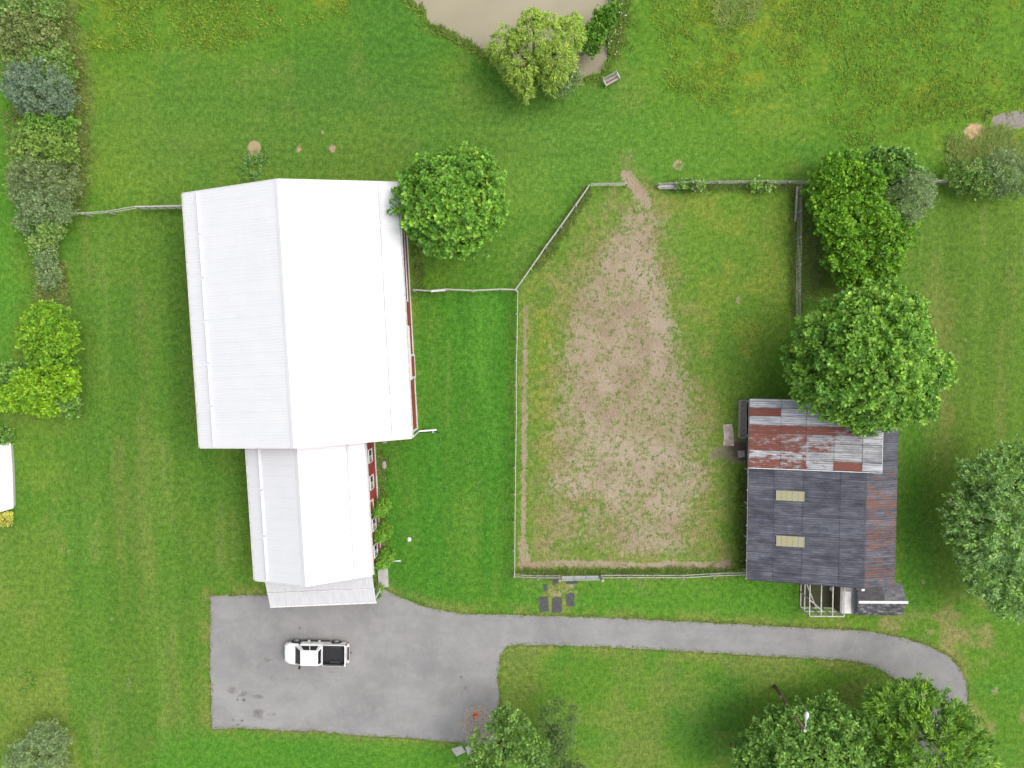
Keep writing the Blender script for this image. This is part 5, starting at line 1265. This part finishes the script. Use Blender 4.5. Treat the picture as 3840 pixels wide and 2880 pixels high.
plant('weed_clump', 'weedy tuft by the low white structure top corner', 'plant', [(15,1635,.35,.8,.6,.4)], dict(DARKT, leaf=.18, dens=9, R=.25), 186, .02)
plant('weed_clump', 'rough green tussock on the bottom left lawn', 'plant', [(105,2555,.10,.7,1.1,.16)], dict(dens=10, k=12, R=.2, leaf=.24, aspect=.28, style='loose', pal=[(.07, .16, .02), (.11, .20, .03)]), 187, .015, sub=0)
# pond plants
plant('willow_tree', 'yellow green willow leaning over the muddy pond', 'tree',
      [(2030,135,4.6,1.9,1.6,1.5),(1890,165,3.4,1.1,1.2,1.0),(1950,210,4.0,1.35,1.6,1.3),(2120,125,4.2,1.3,1.1,1.1),(2090,205,4.2,1.2,1.6,1.3),(2030,205,3.2,1.2,1.2,1.1),(1945,260,3.4,1.0,1.1,1.1),(1968,325,2.4,.6,.9,.9),(2065,270,3.2,.9,1.2,1.1),(2000,75,4.2,.9,.8,.8),(2155,85,3.8,.7,.6,.6)], WILLOW, 191, .22, base_px=(2000,275))
plant('olive_shrub', 'grey green shrub at the foot of the pond willow', 'shrub', [(2105,300,2.0,1.2,1.1,1.2),(2080,325,1.6,.8,.7,.9),(2140,290,1.6,.7,.7,.8)], dict(OLIVE, pal=[(.12, .18, .06), (.16, .215, .09), (.075, .12, .04)]), 192, .08)
plant('pond_bush', 'rounded dark green bush in the water right of the willow', 'shrub', [(2210,165,1.5,.95,.8,1.0),(2225,130,1.4,.8,.7,.9),(2262,75,1.5,.75,.7,.9),(2290,50,1.2,.6,.6,.7),(2255,110,1.2,.6,.6,.7)], dict(VINE, leaf=.18, dens=11, R=.26, pal=[(.045, .125, .012), (.075, .165, .014), (.11, .21, .02), (.035, .085, .012)]), 193, .08)
# clipped cedars along the workshop wall
for k, (px_, py_, lab) in enumerate([(1440,1893,'northernmost of three cedars along the red workshop wall'), (1444,1985,'middle one of three cedars along the red workshop wall'), (1450,2080,'southernmost of three cedars, next to the grey pipe')]):
    q = P(px_, py_, 0)
    lob = []
    for (z, r) in ((.5, .58), (1.1, .56), (1.7, .48), (2.3, .38), (2.8, .26), (3.2, .13)):
        # true positions over the base, expressed back through the same base point
        lob.append((q.x, q.y, z, r))
    rng = np.random.default_rng(200 + k); root = empty('cedar_shrub', q); tag(root, lab, 'shrub', 'cedars along the workshop wall')
    V, Qq, colr = crown([((0, 0, z), (r, r, .55)) for (_, _, z, r) in lob], rng=rng, **CEDAR)
    link('crown', mesh_np('crown', V, Qq, colr), M['leaf'], root)
    MB().tube([(0, 0, -.1), (0, 0, 3.0)], [.07, .02], 7).build('trunk', M['bark'], root)
plant('porch_plant', 'leafy plant in the corner at the porch end', 'plant', [(1412,2222,.45,.42,.5,.45),(1422,2205,.3,.3,.3,.3)], dict(dens=18, k=14, R=.2, leaf=.24, aspect=.4, pal=[(.10, .19, .03), (.15, .22, .05), (.06, .12, .02)]), 188, .03)
# vines and weeds on the fences
for k, (px_, py_, r_, lab) in enumerate([(2570,690,.9,'leafy vine on the north paddock fence, left one'), (2615,700,.6,'leafy vine on the north paddock fence, second from left'), (2830,695,.5,'leafy vine on the north paddock fence, third from left'), (2870,700,.55,'leafy vine on the north paddock fence next to its east corner')]):
    plant('fence_vine', lab, 'vine', [(px_, py_, .6, r_*.8, .28, .45)], dict(VINE, leaf=.18, dens=10, R=.22, pal=[(.09, .19, .02), (.14, .24, .03), (.16, .2, .09)]), 210+k, .02, 'vines on the paddock fence', sub=0)

# ------------------------------------------------------------------ tall grass and flowers (uncountable)
def blades(name, label, cat, xy, nper, Lr, wd, pal, seed, spread=.18, lean=.9, zoff=0.0):
    rng = np.random.default_rng(seed); N = len(xy); b = np.repeat(xy, nper, 0) + rng.normal(size=(N*nper, 2))*spread
    base = np.column_stack([b, np.full(len(b), zoff)]); th = rng.uniform(0, 6.28, len(b)); wind = rng.normal(size=(N, 1)).repeat(nper, 0).ravel()*.8 + 1.2
    th = np.where(rng.uniform(size=len(b)) < .6, wind, th)
    d = norm(np.column_stack([np.cos(th)*lean, np.sin(th)*lean, rng.uniform(.35, 1.0, len(b))]))
    nr = norm(np.column_stack([-np.cos(th)*.5, -np.sin(th)*.5, np.ones(len(b))]) + rng.normal(size=(len(b), 3))*.3)
    Lf = rng.uniform(*Lr, len(b)); V, Qq = kite_leaves(base, d, nr, Lf, np.full(len(b), wd)*rng.uniform(.7, 1.3, len(b)), .1)
    pal = np.array(pal)*1.45; ci = rng.dirichlet(np.ones(len(pal))*.5, N) @ pal; ci = np.repeat(ci, nper, 0)*rng.uniform(.7, 1.3, (len(b), 1))
    me = mesh_np(name, V, Qq, np.repeat(ci, 4, 0)); tag(link(name, me, M['blade']), label, cat, None, 'stuff')
def scatter(poly_px, n, seed, thr=None, sc=.35):
    poly = PW(poly_px); rng = np.random.default_rng(seed)
    x0_, x1_ = min(p[0] for p in poly), max(p[0] for p in poly); y0_, y1_ = min(p[1] for p in poly), max(p[1] for p in poly)
    xs = rng.uniform(x0_, x1_, n*2); ys = rng.uniform(y0_, y1_, n*2); k = poly_sd(xs, ys, poly) > 0
    if thr is not None: k &= (fbm(xs, ys, sc, 61, 4) + rng.uniform(-.22, .22, len(xs))) > thr
    return np.column_stack([xs, ys])[k][:n]
def along(pts, n, wdt, seed):
    w_ = PW(pts); rng = np.random.default_rng(seed); seg = [math.hypot(b[0]-a[0], b[1]-a[1]) for a, b in zip(w_[:-1], w_[1:])]; tot = sum(seg); out = []
    for (a, b), s_ in zip(zip(w_[:-1], w_[1:]), seg):
        m_ = int(n*s_/tot); t_ = rng.uniform(size=(m_, 1)); q = np.array(a)*(1-t_) + np.array(b)*t_; out.append(q + rng.normal(size=(m_, 2))*wdt)
    return np.concatenate(out)
# keep scattered grass out of the water
def dry_only(xy, mrg=.15): return xy[poly_sd(xy[:, 0], xy[:, 1], POND) < mrg]
meadow_pal = [(.11, .22, .02), (.15, .26, .024), (.085, .18, .018), (.24, .27, .026)]
mxy = np.concatenate([scatter([(280,-150),(1350,-150),(1300,60),(800,190),(330,190)], 2600, 1, .50), scatter([(2400,-150),(4000,-150),(4000,420),(3500,460),(3200,560),(2950,340),(2700,420),(2500,330)], 4500, 2, .50)])
blades('meadow_grass', 'coarse weedy meadow grass along the top of the field', 'grass', mxy, 6, (.18, .42), .07, meadow_pal, 301, .16)
bank_xy = dry_only(along([(1530,-20),(1562,12),(1592,30),(1598,58),(1622,90),(1680,116),(1740,146),(1802,188),(1890,225),(1960,252),(2060,275),(2150,295),(2215,280),(2255,258),(2275,225),(2285,180)], 1300, .22, 3), -.22)
bank2 = dry_only(along([(2290,180),(2300,110),(2310,40),(2305,-20)], 450, .6, 5), -.2)
blades('pond_bank_grass', 'tall grass fringing the muddy pond', 'grass', np.concatenate([bank_xy, bank2]), 9, (.22, .55), .07, [(.10, .195, .02), (.14, .215, .03), (.075, .16, .02), (.19, .19, .05)], 302, .14)
ht = np.concatenate([along([(235,-20),(262,120),(285,300),(290,480),(295,650),(280,780)], 700, .5, 7), along([(60,30),(40,200),(60,400),(70,600)], 300, .5, 8), scatter([(130,980),(240,980),(270,1150),(150,1180)], 350, 9)])
blades('hedge_grass', 'dry tall grass along the hedgerow foot', 'grass', ht, 6, (.25, .6), .06, [(.17, .22, .05), (.24, .24, .09), (.11, .20, .03)], 303, .2)
tg_ = np.concatenate([scatter([(3560,520),(3700,540),(3840,540),(3840,640),(3700,600),(3560,620)], 700, 11), scatter([(3680,500),(3780,490),(3790,560),(3700,570)], 350, 14), scatter([(2690,-20),(2850,-20),(2830,80),(2700,110)], 300, 12)])
blades('tussock_grass', 'long bent pale grass by the dirt pile and meadow', 'grass', tg_[::2], 8, (.4, .9), .06, [(.17, .235, .045), (.25, .265, .09), (.10, .20, .025)], 304, .22, 1.4)
ft = np.concatenate([along([(2012,1010),(2205,720)], 260, .22, 15), along([(2480,705),(2990,697)], 300, .2, 16), along([(2985,720),(2985,1180)], 420, .28, 17), along([(3030,860),(3045,1100)], 500, .55, 18), along([(1940,2150),(2790,2145)], 420, .18, 19), along([(2790,1780),(2795,2140)], 500, .3, 20), along([(1570,830),(1575,1100)], 100, .15, 21), along([(1425,1700),(1440,2120)], 200, .3, 22)])
blades('fence_grass', 'unmown grass along the fences and walls', 'grass', ft, 7, (.2, .55), .06, [(.08, .18, .02), (.12, .19, .035), (.17, .17, .06)], 305, .12)
ed = along([p for p in drive_px if p[1] < 2860] + [drive_px[0]], 2600, .10, 51); ed = ed[(poly_sd(ed[:, 0], ed[:, 1], DRIVE) < .12) & (ed[:, 1] < P(1000,2231).y + 60)]
blades('drive_edge_grass', 'ragged grass creeping over the driveway edge', 'grass', ed, 5, (.10, .26), .05, [(.09, .18, .02), (.14, .19, .04), (.20, .19, .07)], 307, .08, 1.3, .01)
hay = np.concatenate([scatter([(270,1600),(760,1700),(940,1720),(950,2200),(760,2260),(760,2860),(20,2860),(20,1950)], 900, 71), scatter([(1590,1120),(1910,1120),(1900,2150),(1620,2230)], 380, 72), scatter([(1930,2190),(2790,2190),(2790,2310),(1930,2290)], 160, 73), scatter([(1900,2440),(2880,2480),(2800,2850),(2200,2850)], 330, 74), scatter([(3400,1000),(3830,800),(3830,1700),(3450,2200)], 260, 75), scatter([(300,830),(660,830),(720,1600),(320,1600)], 300, 76)])
blades('hay_wisps', 'loose pale grass clippings lying on the mown lawns', 'clippings', hay, 1, (.25, .75), .028, [(.13, .20, .055), (.16, .22, .08), (.11, .185, .04)], 308, .05, 4.0, .03)
# white umbels on the pond bank
fx = dry_only(np.concatenate([along([(1875,235),(1960,280),(2060,320),(2150,330)], 60, .45, 31), along([(2270,230),(2285,190),(2310,150),(2320,80)], 26, .45, 32), along([(2310,60),(2320,20)], 12, .3, 33)]), .1)
rng = np.random.default_rng(9); nF = len(fx); zf = rng.uniform(.5, .8, nF); hexa = np.array([(math.cos(t_), math.sin(t_), 0) for t_ in np.arange(4)*math.pi/2])
rF = rng.uniform(.03, .065, nF); V = (np.column_stack([fx, zf])[:, None, :] + hexa[None]*rF[:, None, None] + rng.normal(size=(nF, 4, 3))*.008).reshape(-1, 3)
me = mesh_np('white_flowers', V, np.arange(4*nF).reshape(nF, 4), np.tile([.75, .75, .70], (4*nF, 1)))
tag(link('white_flowers', me, M['blade']), 'white wildflowers dotted along the pond bank', 'flowers', None, 'stuff')
# weeds dotted over the worn paddock
wx = scatter([(1990,1150),(2200,850),(2400,780),(2560,1000),(2650,1500),(2700,2080),(2000,2080)], 1100, 41)
blades('paddock_weeds', 'small weeds dotted over the worn paddock soil', 'weeds', wx, 6, (.10, .24), .06, [(.075, .175, .03), (.13, .21, .03), (.19, .21, .04)], 306, .08, 1.6)
print('objects', len(bpy.data.objects))
